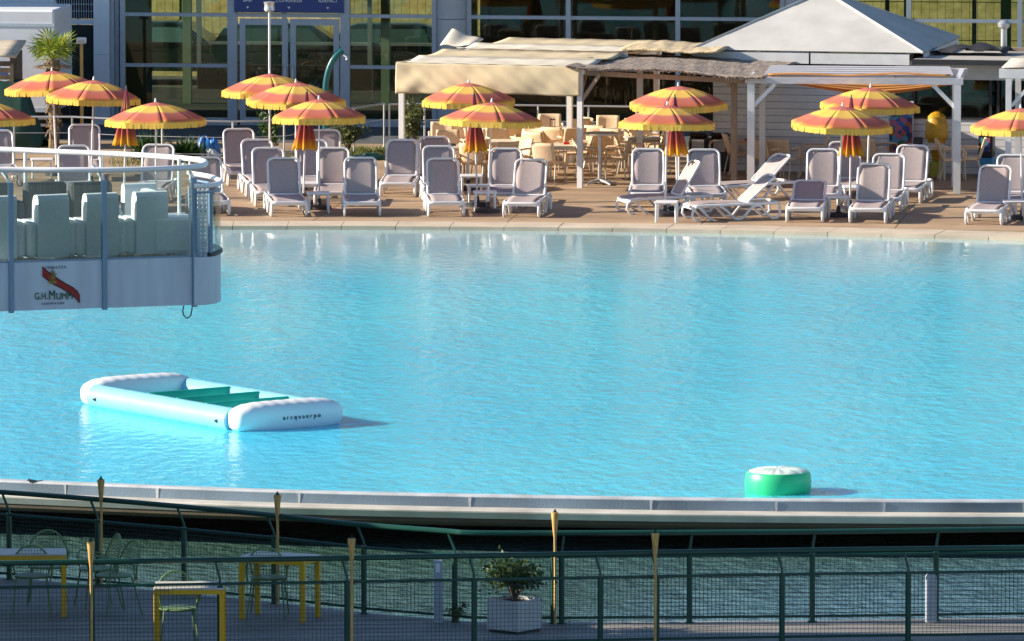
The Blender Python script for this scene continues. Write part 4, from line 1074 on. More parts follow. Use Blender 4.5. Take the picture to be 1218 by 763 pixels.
# ------------------------------------------------------------------ bistro furniture
def make_chair():
    t = thing('wicker_chair', '', 'chair')
    MB().rbox(-.25,.25,-.26,.22,.40,.455,.02).build('seat', MT['wicker'], t)
    def bk(u, v): return Vector((-.25+.5*u, .20+.14*v-.05*math.cos((u-.5)*3.1)*-1*.0+.04*(1-(2*u-1)**2), .43+.44*v))
    solid(MB().grid(8, 6, bk).build('backrest', MT['wicker'], t, smooth=True), .03)
    for s in (-1,1):
        MB().tube([(s*.27,.22,.66),(s*.285,.05,.67),(s*.285,-.20,.66),(s*.28,-.25,.60),(s*.265,-.24,.43)], .022, 8).build('armrest', MT['wicker'], t, smooth=True)
        MB().tube([(s*.25,-.23,.42),(s*.255,-.26,0)], .014, 6).build('leg', MT['wicker_leg'], t, smooth=True)
        MB().tube([(s*.24,.20,.42),(s*.25,.29,0)], .014, 6).build('leg', MT['wicker_leg'], t, smooth=True)
    return t
chk = Kind(make_chair)
CG = 'beige wicker chairs of the bistro'
for px, py, rz, lab in (
    (514,214,110,'beige wicker chair at the left end under the tan canopy, left of the small table'),
    (535,204,8,'beige wicker chair behind the small pale table left under the tan canopy'),
    (557,214,-105,'beige wicker chair right of the small pale table, behind the side tables'),
    (580,212,150,'beige wicker chair with its back to the pool beside the folded parasol'),
    (612,214,-35,'sunlit wicker chair angled left just right of the folded parasol'),
    (596,201,15,'beige wicker chair behind the parasol valance at the middle table'),
    (634,209,80,'beige wicker chair facing right beside the table left of the tall white post'),
    (653,218,156,'beige wicker chair with its back to the pool left of the tall white post'),
    (688,206,-95,'beige wicker chair just behind the tall white canopy post'),
    (640,191,62,'beige wicker chair left of the rear table that carries the black lantern'),
    (654,184,0,'beige wicker chair behind the rear table that carries the black lantern'),
    (683,188,-62,'beige wicker chair right of the rear table that carries the black lantern'),
    (664,198,154,'beige wicker chair in front of the rear table that carries the black lantern'),
    (703,214,105,'beige wicker chair left of the tall round table on a star foot'),
    (731,213,-100,'beige wicker chair right of the tall round table on a star foot'),
    (718,206,6,'beige wicker chair behind the tall round table on a star foot'),
    (700,190,30,'beige wicker chair farthest left in the rear row right of the white post'),
    (722,186,-4,'tallest standing beige wicker chair in the rear row behind the round table'),
    (744,190,-35,'beige wicker chair right in the rear row behind the round table'),
    (716,196,152,'beige wicker chair with pale lit back between round table and rear row'),
    (751,207,86,'beige wicker chair facing right left of the table below the reed matting'),
    (778,207,-70,'beige wicker chair facing left next to the litter bins'),
    (764,195,10,'beige wicker chair behind the table below the reed matting'),
    (568,190,4,'beige wicker chair in the far row behind the left parasols, leftmost'),
    (591,187,20,'beige wicker chair in the far row behind the left parasols, second'),
    (615,190,-10,'beige wicker chair in the far row behind the left parasols, third'),
    (880,207,100,'beige wicker chair between brown post and white post before the hut'),
    (931,213,158,'beige wicker chair with its back to the pool before the hut wall'),
    (949,203,20,'beige wicker chair facing the pool against the hut wall'),
    (966,210,-95,'beige wicker chair turned left before the hut wall'),
    (1036,212,150,'beige wicker chair with its back to the pool under the hut parasols'),
    (1052,206,95,'beige wicker chair beside the menu poster facing right'),
    (1079,203,2,'beige wicker chair facing the pool below the menu poster'),
    (1133,214,92,'beige wicker chair left of the drinks cooler behind the pergola post'),
    (1152,213,-95,'beige wicker chair right behind the white pergola corner post'),
    (526,194,0,'beige wicker chair leftmost in the row behind the left table, near the tall shrub'),
    (548,191,14,'beige wicker chair second in the row behind the left table, near the tall shrub'),
    (628,200,-20,'beige wicker chair in the middle row behind the front parasol valance'),
    (645,204,143,'beige wicker chair with bright back in the middle row left of the white post'),
    (678,199,-160,'beige wicker chair touching the white post on its left in the middle row'),
    (735,200,150,'beige wicker chair in the middle row between round table and right parasols'),
    (788,198,-40,'beige wicker chair in the rear row left of the litter bins'),
    (602,196,-150,'beige wicker chair in the middle row above the sunlit left facing one'),
    (899,204,30,'beige wicker chair behind the white slanted post before the hut'),
    (912,214,138,'beige wicker chair at the left front of the hut table'),
    (522,219,148,'large looking wicker chair at the far left end, half behind the nested loungers'),
    (566,218,160,'wicker chair directly behind the folded parasol under the tan canopy'),
    (596,216,-152,'wicker chair just right of the folded parasol, back toward the loungers'),
    (848,203,-60,'beige wicker chair in front of the brown litter bins')):
    chk.put(P(px,py), R(rz), lab, CG)
def make_table():
    t = thing('bistro_table', '', 'table')
    MB().rbox(-.36,.36,-.36,.36,.70,.735,.01).build('top', MT['tabletop'], t)
    ap = MB()
    for s in (-1,1): ap.box(-.3,.3,s*.31-.01,s*.31+.01,.64,.699); ap.box(s*.31-.01,s*.31+.01,-.3,.3,.64,.699)
    ap.build('apron', MT['wicker_leg'], t)
    for x in (-.32,.32):
        for y in (-.32,.32): MB().box(x-.02,x+.02,y-.02,y+.02,0,.699).build('leg', MT['wicker_leg'], t)
    return t
tbk = Kind(make_table)
for px, py, rz, lab in ((536,215,6,'small pale square table left under the tan canopy'),(595,208,4,'square table behind the folded parasol under the tan canopy'),(671,213,5,'square table left of the tall white post with a red holder on it'),
    (660,192,4,'rear square table under the tan canopy with a black lantern'),(764,204,8,'square table below the reed matting left of the bins'),(722,194,4,'rear square table behind the tall round one'),(592,192,4,'far square table in the back row under the tan canopy'),
    (908,209,6,'square table before the hut wall with a red holder on it'),(1103,213,5,'square table at the pergola with black napkin box')):
    tbk.put(P(px,py), R(rz), lab, 'square bistro tables')
bt = thing('round_table', 'tall round table on a star foot right of the white canopy post', 'table', P(713,220))
MB().lathe([(0,1.06),(.40,1.06),(.42,1.075),(.42,1.095),(0,1.10)], 28).build('top', MT['tabletop'], bt, smooth=True)
MB().tube([(0,0,.04),(0,0,1.06)], .035, 12).build('column', MT['alu'], bt, smooth=True)
for k in range(4): a = R(40+90*k); MB().tube([(0,0,.10),(math.cos(a)*.2,math.sin(a)*.2,.07),(math.cos(a)*.36,math.sin(a)*.36,.02)], [.035,.03,.022], 8).build('foot', MT['alu'], bt, smooth=True)
def small(name, lab, cat, px, py, h, mb, mat, dx=0, dy=0):
    o = mb.build(name, mat, loc=P(px,py)+Vector((dx,dy,h)), smooth=True); return tag(o, lab, cat)
lt = thing('table_lantern', 'small black lantern on the rear table under the tan canopy', 'lantern', P(660,192)+Vector((-.05,0,.735)))
f = MB()
for x in (-.05,.05):
    for y in (-.05,.05): f.box(x-.008,x+.008,y-.008,y+.008,0,.17)
f.box(-.06,.06,-.06,.06,.171,.19); f.box(-.06,.06,-.06,.06,-.0,.012); f.build('cage', MT['dark'], lt); MB().tube([(-.03,0,.19),(-.02,0,.23),(.02,0,.23),(.03,0,.19)], .005, 5).build('handle', MT['dark'], lt)
small('napkin_holder','red napkin holder on the table left of the white post','holder',671,213,.735,MB().rbox(-.07,.07,-.04,.04,0,.05,.01),MT['redthing'],.05)
small('napkin_holder','red napkin holder on the table before the hut wall','holder',908,209,.735,MB().rbox(-.06,.06,-.04,.04,0,.06,.01),MT['redthing'],-.35)
small('napkin_box','black napkin box on the table under the white pergola','box',1103,213,.735,MB().rbox(-.10,.10,-.08,.08,0,.15,.015),MT['dark'],-.2)
small('ashtray','dark round ashtray on the small pale table at the left','ashtray',536,215,.735,MB().lathe([(0,0),(.06,0),(.07,.05),(.055,.05),(.05,.02),(0,.02)],14),MT['dark'],.05)

# ------------------------------------------------------------------ terrace at the left
ZB = 4.927; TB = P(230,363,ZB); TF = Frame(TB, R(-18.4))
def tl_(p): q = p-TF.o; return Vector((q.dot(TF.r), q.dot(TF.d), q.z))
tr = thing('raised_terrace', 'raised white terrace with glass parapet and steel posts jutting over the pool', 'terrace', TB, -TF.yaw)
def txz(px, py, w=0): return TF.px(px,py,w)
ppx = [-330,-215,-100,13,124,231]
xs = [txz(p,300)[0] for p in ppx]
for a, b in zip(xs, xs[1:]):
    MB().box(a+.03,b-.03,.0,.03,.0,.575).build('lower_panel', MT['terr_panel'], tr)
    MB().box(a+.03,b-.03,.008,.02,.60,1.66).build('glass_pane', MT['dglass'], tr)
for x in xs:
    MB().box(x-.027,x+.027,-.035,.035,-.02,1.53).build('post', MT['terr_post'], tr)
    MB().tube([(x,0,1.52),(x-.03,.03,1.58),(x-.11,.09,1.70)], .022, 8).build('rail_bracket', MT['rail'], tr, smooth=True)
MB().box(xs[0],-.02,-.005,.034,.576,.598).build('panel_cap', MT['terr_post'], tr)
zr_ = ZB+1.69
rp = [tl_(P(x,y,zr_)) for x, y in ((-330,172),(-150,174.5),(0,178),(75,181),(150,184),(200,187),(232,190),(244,193),(240,197),(215,200),(150,202),(75,202.5),(0,202),(-150,203),(-330,205))]
MB().tube(smooth_curve(rp,6), .034, 10).build('handrail', MT['rail'], tr, smooth=True)
for px, py in ((-120,175),(30,179),(120,182.5),(213,188.5)):
    p = tl_(P(px,py,zr_)); MB().tube([p+Vector((0,0,-1.2)), p], .022, 8).build('far_post', MT['rail'], tr, smooth=True)
# floor slab and rounded end
ep = [tl_(P(x,y,ZB)) for x, y in ((231,363.4),(241,363.2),(251,362.2),(258,360.6),(262.5,358),(261,354.5),(250,350),(225,345)) ]
fl = [(xs[0]-.6,.04)]+[(p.x,p.y+.04) for p in ep]+[(p.x,p.y) for p in reversed([tl_(P(x,y,zr_)) for x,y in ((-150,173),(0,177.5),(150,183.5),(215,188))]) if True][0:3]+[(xs[0]-.6,3.0)]
fl = [(xs[0]-.6,.04),(-.02,.04)]+[(p.x,p.y+.03) for p in ep[1:]]+[(-1.2,2.5),(-3.0,3.2),(xs[0]-.6,4.0)]
MB().prism(fl,.04,.549).build('floor_slab', MT['terr_panel'], tr)
en = MB(); eg = MB(); er = []
sm = smooth_curve(ep,4)
def wall(m, pts, z0, z1, th):
    n = len(pts)
    for i in range(n-1):
        a, b = pts[i], pts[i+1]; nn = Vector((b.y-a.y, -(b.x-a.x), 0)).normalized()*th
        m.add([(a.x,a.y,z0),(b.x,b.y,z0),(b.x,b.y,z1),(a.x,a.y,z1),(a.x-nn.x,a.y-nn.y,z0),(b.x-nn.x,b.y-nn.y,z0),(b.x-nn.x,b.y-nn.y,z1),(a.x-nn.x,a.y-nn.y,z1)], [(0,1,2,3),(7,6,5,4),(3,2,6,7),(0,4,5,1)])
wall(en, sm, 0, .575, .03); en.build('end_panel', MT['terr_panel'], tr, smooth=True)
wall(eg, sm, .62, 1.34, .012); eg.build('end_glass', MT['endglass'], tr, smooth=True)
MB().tube([Vector((p.x,p.y,1.43)) for p in sm], .03, 8).build('end_rail', MT['rail'], tr, smooth=True)
MB().tube([Vector((p.x,p.y,1.35)) for p in sm], .014, 6).build('end_bar', MT['terr_post'], tr, smooth=True)
MB().tube([Vector((p.x,p.y,.60)) for p in sm[7:]], .028, 6).build('end_clamp', MT['dark'], tr, smooth=True)
p = sm[8]; MB().box(p.x-.02,p.x+.02,p.y-.02,p.y+.02,.62,1.36).build('end_post', MT['terr_post'], tr)
ps = MB(); x0, x1 = .06, .22
for k in range(5): x = .01+k*.055; ps.box(x-.013,x+.013,.16,.175,.55,1.40)
for k in range(17): z = .55+k*.053; ps.box(-.01,.25,.158,.177,z-.013,z+.013)
ps.build('perforated_screen', MT['white'], tr)
hk = [txz(px,py) for px, py in ((219,364),(217.5,370),(219,376),(223,379),(227,376),(228.5,369),(229,363.5))]
MB().tube([(x,.01,z) for x, z in hk], .008, 6).build('hanging_cable', MT['dark'], tr, smooth=True)
# lettering and emblem on the lower panel
def onp(px, py): x, z = txz(px,py,-.004); return x, z
x, z = onp(66,319.6); text('TERRAZZA', .042, 'lettering', MT['ink'], tr, (x,-.005,z), spacing=1.35, ext=.002)
x, z = onp(63,362.3); text('CHAMPAGNE', .036, 'lettering', MT['ink'], tr, (x,-.005,z), spacing=1.45, ext=.002)
sash_u = [(50.3,317.5),(57,323.5),(66,330),(77,337),(87,342.5),(92,347),(94.5,352),(94.6,360)]
sash_l = [(50.3,328),(56,333),(64,338.5),(74,343.5),(82,348.5),(88,353),(92,357),(94.6,360.5)]
u_ = [onp(*p) for p in sash_u]; l_ = [onp(*p) for p in sash_l]; m = MB(); m2 = MB()
for i in range(len(u_)-1):
    m.add([(u_[i][0],-.006,u_[i][1]),(u_[i+1][0],-.006,u_[i+1][1]),(l_[i+1][0],-.006,l_[i+1][1]),(l_[i][0],-.006,l_[i][1])], [(0,1,2,3)])
    for (p, q) in ((u_[i],u_[i+1]),(l_[i],l_[i+1])): m2.bar((p[0],-.008,p[1]),(q[0],-.008,q[1]),.004,.012,up=(0,0,1))
solid(m.build('sash_emblem', MT['red'], tr), .003); m2.build('sash_border', MT['sash_edge'], tr)
em = MB(); cx, cz = onp(62.5,330)
for a in range(0,360,30): em.bar((cx,-.011,cz),(cx+.055*math.cos(R(a)),-.011,cz+.075*math.sin(R(a))),.006,.02,up=(0,1,0))
em.bar((cx-.045,-.012,cz-.06),(cx+.045,-.012,cz-.06),.006,.03); em.bar((cx,-.012,cz),(cx,-.012,cz+.10),.006,.035); em.build('gold_emblem', MT['gold'], tr)
x, z = onp(41,356.6); text('G.H.', .118, 'lettering', MT['logo_green'], tr, (x,-.011,z), align='LEFT', sx=.72, ext=.003)
x, z = onp(57.5,356.6); text('M', .16, 'lettering', MT['logo_green'], tr, (x,-.0115,z), align='LEFT', sx=.72, ext=.003)
x, z = onp(66.6,356.6); text('UMM', .118, 'lettering', MT['logo_green'], tr, (x,-.011,z), align='LEFT', sx=.78, ext=.003)
# furniture on the terrace
ZF = ZB+.55
def make_arm():
    t = thing('terrace_armchair', '', 'armchair')
    MB().rbox(-.21,.21,-.30,.10,.08,.40,.03).build('seat', MT['wickerwhite'], t)
    MB().rbox(-.19,.19,-.31,.09,.401,.47,.03).build('cushion', MT['white'], t)
    m = MB(); prof = [(.10,.05),(.30,.05),(.31,.74),(.28,.79),(.22,.80),(.16,.78),(.12,.70)]; n = len(prof)
    for x in (-.20,.20):
        for y, z in prof: m.v.append(Vector((x,y,z)))
    m.f += [tuple(range(n)), tuple(range(2*n-1,n-1,-1))]+[(i,(i+1)%n,n+(i+1)%n,n+i) for i in range(n)]; m.m += [0]*(n+2)
    m.build('backrest', MT['wickerwhite'], t)
    for s in (-1,1): MB().rbox(min(s*.205,s*.315),max(s*.205,s*.315),-.32,.29,.05,.48,.035).build('armrest', MT['wickerwhite'], t)
    ft = MB()
    for x in (-.26,.26):
        for y in (-.26,.24): ft.box(x-.04,x+.04,y-.04,y+.04,0,.05)
    ft.build('foot', MT['brown_wood'], t)
    return t
arm = Kind(make_arm)
AG = 'white armchairs on the terrace'
def tput(px, pytop, h, kind, rz, lab, g):
    x = TF.x(px,250,h); p = TF.world(x,h,0); p.z = ZF; return kind.put(p, -TF.yaw+R(rz+random.uniform(-9,9)), lab, g)
tput(-8,233,0.55,arm,180,'white armchair at the left edge behind the terrace glass',AG)
tput(52,231,0.55,arm,184,'white armchair seen from behind directly above the red sash emblem',AG)
tput(112,230,0.55,arm,176,'white armchair behind the second terrace post',AG)
tput(160,216.5,1.7,arm,170,'white sunlit armchair at the far side of the terrace',AG)
tput(171,229.5,0.6,arm,180,'white armchair in the near row between the sunlit one and the end one',AG)
tput(201,227,0.6,arm,92,'white armchair in profile nearest the rounded terrace end',AG)
def make_wick():
    t = thing('wicker_armchair', '', 'armchair')
    MB().rbox(-.24,.24,-.34,.14,.10,.44,.03).build('seat', MT['wickerdark'], t); MB().rbox(-.26,.26,.15,.32,.10,.84,.03).build('backrest', MT['wickerdark'], t)
    for s in (-1,1): MB().rbox(min(s*.265,s*.35),max(s*.265,s*.35),-.34,.31,.05,.62,.02).build('armrest', MT['wickerdark'], t)
    ft = MB()
    for x in (-.22,.22):
        for y in (-.26,.22): ft.box(x-.03,x+.03,y-.03,y+.03,0,.10)
    ft.build('foot', MT['dark'], t); return t
wk = Kind(make_wick)
WG = 'dark wicker armchairs on the terrace'
tput(46,211,1.75,wk,180,'dark wicker armchair beside the first terrace post',WG)
tput(100,214,1.6,wk,174,'dark wicker armchair beside the second terrace post',WG)
tput(-20,211,1.8,wk,180,'dark wicker armchair at the left edge of the terrace',WG)
# ------------------------------------------------------------------ out of frame to the left: what shades the near deck
ZD = .70
YO = P(600,742,ZD).y-69.8
an = thing('shade_wall', 'rendered wall added to shade the near deck, slotted to light one table, carrying the terrace', 'wall', (-9.8,60+YO,-1.6))  # added unseen blocker; its opening is cut to light the nearest table
yo_ = P(225,773,ZD).y-(60+YO)+.1; za_, zb2 = ZD+4.20, ZD+4.98
aw = MB().box(-.15,.15,0,yo_-.8,0,6.6); aw.box(-.15,.15,yo_+.6,14.5,0,6.6); aw.box(-.15,.15,yo_-.8,yo_+.6,0,za_); aw.box(-.15,.15,yo_-.8,yo_+.6,zb2,6.6); aw.build('wall', MT['render'], an)
MB().box(-.22,.22,-.1,14.6,6.601,6.7).build('coping', MT['column'], an)
def tree(x, y, h, r, lab):
    t = thing('shade_tree', lab, 'tree', (x,y,-1.6), 0, 'trees beside the garden wall'); tk = MB(); cr = MB(); cl = []
    tk.tube([(0,0,0),(.08,0,1.5),(0,.1,3.2),(.05,0,h-1.6)], [.2,.15,.12,.05], 9)
    for i in range(13):
        a = 2.4*i; z = 3.6+(h-3.8)*i/12; rr = r*random.uniform(.5,1)*math.sin(math.pi*(.18+.75*i/12)); tip = Vector((math.cos(a)*rr, math.sin(a)*rr, z+.5)); tk.tube([(0,0,z-.8), tip*.6+Vector((0,0,(z-.3)*.4)), tip], [.06,.04,.015], 5); cl += [tip, tip*.6+Vector((0,0,z*.4))]
    for i in range(3600):
        c = random.choice(cl); leaf(cr, c+Vector((random.gauss(0,.32), random.gauss(0,.32), random.gauss(0,.26))), Vector((random.uniform(-1,1),random.uniform(-1,1),random.uniform(-.5,1))), random.uniform(.1,.2), .09)
    tk.build('trunk', MT['bark'], t, smooth=True); cr.build('crown', MT['leaf'], t)
tree(-12.4,76+YO,9.9,1.9,'broad green tree beside the tall rendered wall'); tree(-15.5,78+YO,11.0,1.9,'taller green tree farther from the near deck')

# ------------------------------------------------------------------ near deck with fences
bpx = [(-330,660),(-200,670),(-95,681),(11,689),(116,697.5),(219,707),(326,718),(433,730.5),(541,739.5),(560,741.3),(600,742),(668,741.8),(820,741),(966,740),(1113,738),(1260,736),(1420,734)]
base = [P(x,y,ZD) for x,y in bpx]
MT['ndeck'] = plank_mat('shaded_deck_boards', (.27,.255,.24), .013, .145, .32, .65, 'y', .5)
edge = [Vector((p.x-.03, p.y+.10, 0)) for p in base]
m = MB().prism([(-10.4,54+YO)]+[(9.5,54+YO),(9.5,edge[-1].y)]+[(p.x,p.y) for p in reversed(edge)]+[(-10.4,edge[0].y)], ZD-.35, ZD)
tag(m.build('near_deck', MT['ndeck']), kind='structure')
kb = MB()
for a, b in zip(edge, edge[1:]): 
    n = Vector((-(b-a).y,(b-a).x,0)).normalized()*.16
    kb.add([(a.x,a.y,ZD-.3),(b.x,b.y,ZD-.3),(b.x+n.x,b.y+n.y,ZD-.3),(a.x+n.x,a.y+n.y,ZD-.3),(a.x,a.y,ZD-.02),(b.x,b.y,ZD-.02),(b.x+n.x,b.y+n.y,ZD-.02),(a.x+n.x,a.y+n.y,ZD-.02)], [(0,3,2,1),(4,5,6,7),(0,1,5,4),(1,2,6,5),(2,3,7,6),(3,0,4,7)])
tag(kb.build('pale_edge_strip', MT['lip']), kind='structure')  # pale strip along the outer edge of the deck
pl = MB()
for x in (-8,-4,0,4,8):
    for y in (56+YO,62+YO,67+YO): pl.lathe([(.15,-1.6),(.15,.349)], 10, (x,y,0))
tag(pl.build('deck_piles', MT['shadeside']), kind='structure')
def fence(label, pts, posts, leans, ht=1.12, hm=.835):
    o = Vector(pts[0]); t = thing('mesh_fence', label, 'fence', o)
    cum = [0]
    for a, b in zip(pts, pts[1:]): cum.append(cum[-1]+(b-a).length)
    loc = [p-o for p in pts]
    def at(s):
        for i in range(len(cum)-1):
            if s <= cum[i+1]: return loc[i].lerp(loc[i+1], (s-cum[i])/(cum[i+1]-cum[i]))
        return loc[-1]
    lp = []
    for p in smooth_curve(loc, 4): lp.append(p)
    lean = lambda x: leans(x)
    MB().tube([p+Vector((lean(p.x+o.x),.03,ht)) for p in lp], .034, 8).build('handrail', MT['green_metal'], t, smooth=True)
    MB().tube([p+Vector((0,0,hm)) for p in loc], .018, 6).build('mid_rail', MT['green_metal'], t, smooth=True)
    MB().tube([p+Vector((0,0,.07)) for p in loc], .017, 6).build('bottom_rail', MT['green_metal'], t, smooth=True)
    for p in posts:
        q = p-o; l = lean(p.x)
        m = MB().tube([q,q+Vector((0,0,hm+.02))], .038, 8); m.lathe([(.06,0),(.06,.012)], 8, (q.x,q.y,q.z))
        po = m.build('post', MT['green_metal'], t, smooth=True)
        MB().tube([q+Vector((0,0,hm)), q+Vector((0,.005,hm+.06)), q+Vector((l*.9,.03,ht-.05)), q+Vector((l,.03,ht-.005))], .018, 6).build('rail_arm', MT['green_metal'], po, smooth=True)
    sp = sorted(cum[i] for i in range(len(pts)))
    for s0, s1 in zip(cum, cum[1:]):
        n = max(1, round((s1-s0)/.05)); m = MB(); a, b = at(s0), at(s1)
        for k in range(n): p = a.lerp(b,(k+.5)/n); m.bar(p+Vector((0,0,.08)), p+Vector((0,0,hm)), .0042, .0042, up=(0,1,0))
        for k in range(15): z = .11+k*.05; m.bar(a+Vector((0,.003,z)), b+Vector((0,.003,z)), .0042, .0042)
        m.build('mesh_panel', MT['mesh_wire'], t)
pp_ = [P(x,y,ZD) for x,y in bpx if x not in (560,600)]
pp_.append(P(658,741.9,ZD))
fence('green mesh fence along the lake side of the near deck', base, pp_, lambda x: -.08 if x < -.3 else .03)
fpx = [(-190,787),(-40,782),(110,779),(262,776.5),(413,774),(564,771),(714,768.5),(781,767),(930,764.5),(1080,762.5),(1232,760.5),(1400,759)]
fb_ = [P(x,y,ZD) for x,y in fpx]
fence('green mesh fence nearest the camera along the front of the deck', fb_, fb_, lambda x: -.05)
# torches tied to fence posts
def make_torch():
    t = thing('bamboo_torch', '', 'torch')
    m = MB().tube([(0,0,0),(.004,0,.6),(0,0,1.12)], .018, 8)
    for z in (.25,.55,.85): m.lathe([(.017,z),(.018,z+.01),(.017,z+.02)], 8)
    m.build('pole', MT['bamboo'], t, smooth=True)
    MB().lathe([(.018,1.08),(.026,1.14),(.040,1.30),(.047,1.36),(.047,1.385),(.03,1.39)], 12).build('head', MT['bamboo'], t, smooth=True)
    MB().lathe([(.026,1.386),(.026,1.40),(.012,1.41),(.010,1.43),(0,1.432)], 10).build('wick', MT['wick'], t, smooth=True)
    return t
trc = Kind(make_torch)
for px, py, lab in ((121,698.5,'dark bamboo torch on the rear fence left of the long yellow table'),(330.5,719,'bamboo torch on the rear fence behind the middle yellow table'),(660,742,'bamboo torch on the rear fence beside the planter bush'),
    (109,780,'bamboo torch on the front fence in front of the green chairs'),(418.5,776,'pale bamboo torch on the front fence right of the middle table'),(779,769,'bamboo torch on the front fence between two close posts right of the planter')):
    trc.put(P(px,py,ZD)+Vector((0,-.045,0)), 0, lab, 'bamboo torches tied to the deck fences')
# tables
def ytable(label, fl_, fr_, bl_, top=.79):
    """corner legs surveyed at the deck: front left, front right, back left"""
    a, b, c = P(*fl_, ZD), P(*fr_, ZD), P(*bl_, ZD); r = (b-a); Lx = r.length; r.normalize(); yaw = math.atan2(r.y, r.x); d = Vector((-r.y, r.x, 0)); Ly = abs((c-a).dot(d))
    t = thing('yellow_table', label, 'table', a, yaw)
    MB().rbox(-.03,Lx+.03,-.03,Ly+.03,top-.022,top,.006).build('top', MT['ytop'], t)
    ap = MB(); ap.box(-.031,Lx+.031,-.031,-.001,top-.075,top-.0225); ap.box(-.031,Lx+.031,Ly+.001,Ly+.031,top-.075,top-.0225); ap.box(-.031,-.001,-.0009,Ly+.0009,top-.075,top-.0225); ap.box(Lx+.001,Lx+.031,-.0009,Ly+.0009,top-.075,top-.0225); ap.build('frame', MT['yellow'], t)
    for x in (0,Lx):
        for y in (0,Ly): MB().rbox(x-.03,x+.03,y-.03,y+.03,0,top-.0755,.005).build('leg', MT['yellow'], t)
    return t
ytable('long yellow table with pale top at the left edge of the near deck', (-60,735),(76,734),(-40,728))
ytable('square yellow table between two torches on the near deck', (288,737),(360,741),(310,731))
ytable('nearest yellow table, brightly lit, close behind the front fence', (186,777),(264,777),(175,769))
def make_gchair():
    t = thing('garden_chair', '', 'chair')
    MB().lathe([(.0,.425),(.2,.425),(.215,.44),(.2,.452),(0,.446)], 22).build('seat', MT['chair_green'], t, smooth=True)
    hoop = [(.235*math.cos(R(a)), .17+.10*max(0,math.sin(R(a)))*1.0+(.06 if False else 0), .52+.30*math.sin(R(a))) for a in range(-25,206,11)]
    hoop = [(-.15,.12,.43)]*0+hoop
    bk = MB()
    for k in range(13):
        x = -.21+k*.035; zt = .52+.30*math.sqrt(max(0,1-(x/.235)**2)); bk.bar((x,.165,.50),(x,.17+.10*(zt-.52)/.30,zt),.005,.005,up=(0,1,0))
    for k in range(9):
        z = .52+k*.034; hw = .235*math.sqrt(max(0,1-((z-.52)/.30)**2)); bk.bar((-hw,.168+.1*(z-.52)/.3,z),(hw,.168+.1*(z-.52)/.3,z),.005,.005)
    b = bk.build('backrest', MT['chair_green'], t)
    MB().tube(hoop, .011, 7).build('back_hoop', MT['chair_green'], b, smooth=True)
    for s in (-1,1):
        MB().tube([(s*.215,.16,.40),(s*.245,.12,.58),(s*.255,-.10,.63),(s*.23,-.16,.60),(s*.19,-.15,.44)], .010, 6).build('armrest', MT['chair_green'], t, smooth=True)
        MB().tube([(s*.17,-.14,.43),(s*.22,-.20,0)], .011, 6).build('leg', MT['chair_green'], t, smooth=True)
        MB().tube([(s*.17,.14,.43),(s*.22,.25,0)], .011, 6).build('leg', MT['chair_green'], t, smooth=True)
    return t
gch = Kind(make_gchair)
for px, py, rz, lab in ((38,731,183,'green garden chair in front of the long yellow table, back to the camera'),(56,719,0,'green garden chair behind the long yellow table'),
    (115,722,-70,'green garden chair at the end of the long table, rear of two'),(136,730,-60,'green garden chair at the end of the long table, nearer of two'),
    (212,771,8,'green garden chair behind the nearest yellow table'),(319,733,176,'green garden chair tucked into the square yellow table')):
    gch.put(P(px,py,ZD), R(rz), lab, 'green garden chairs on the near deck').scale = (1.08,1.08,1.1)
# planter with bush
b0 = P(616,756,ZD); b1 = P(646,752.5,ZD); b2 = P(586,742,ZD)
r = b1-b0; yw = math.atan2(r.y, r.x)
sW = .42
rv = Vector((math.cos(R(27)), math.sin(R(27)), 0)); 
pl_ = thing('planter', 'white square planter box behind the front fence', 'planter', b0, R(52))
MB().box(.02,.46,.02,.46,0,.04).build('foot', MT['dark'], pl_)
bx = MB().box(0,.48,0,.025,.04,.41); bx.box(0,.48,.455,.48,.04,.41); bx.box(0,.025,.0255,.4545,.04,.41); bx.box(.455,.48,.0255,.4545,.04,.41); bx.box(.0255,.4545,.0255,.4545,.04,.06); bx.build('box', MT['planter'], pl_)
MB().box(.026,.454,.026,.454,.35,.37).build('soil', M('potting_soil', (.03,.02,.015), .95, .3, 20), pl_)
pc_ = b0+Vector((math.cos(R(52))*.24-math.sin(R(52))*.24, math.sin(R(52))*.24+math.cos(R(52))*.24, .37))
bush('potted_bush', 'bushy dark shrub with yellowish tips in the white planter', 'bush', pc_, .38, .50, 1000, MT['leaf'], .075, 13, z0=.08)
# posts on the deck edge
t = thing('white_post', 'pale blue grey square post with small notice behind the rear fence', 'post', P(521.5,742,ZD)+Vector((0,.02,0)))
MB().rbox(-.055,.055,-.04,.04,0,.79,.008).build('post', MT['postgrey'], t); MB().box(-.035,.02,-.0445,-.0405,.64,.75).build('notice', MT['white'], t)
t = thing('bollard', 'pale rounded bollard at the right of the rear fence', 'bollard', P(1107,741,ZD)+Vector((0,-.02,0)))
MB().rbox(-.07,.07,-.06,.06,0,.58,.02).build('body', MT['postgrey'], t); MB().tube([(-.0,-.055,.565),(-.0,.055,.565)], .068, 14).build('cap', MT['postgrey'], t, smooth=True)
bush('weed', 'small wiry weed growing at the rear fence foot by the pale post', 'plant', P(543,741,ZD), .13, .22, 160, MT['leaf'], .05, 4, z0=.02)

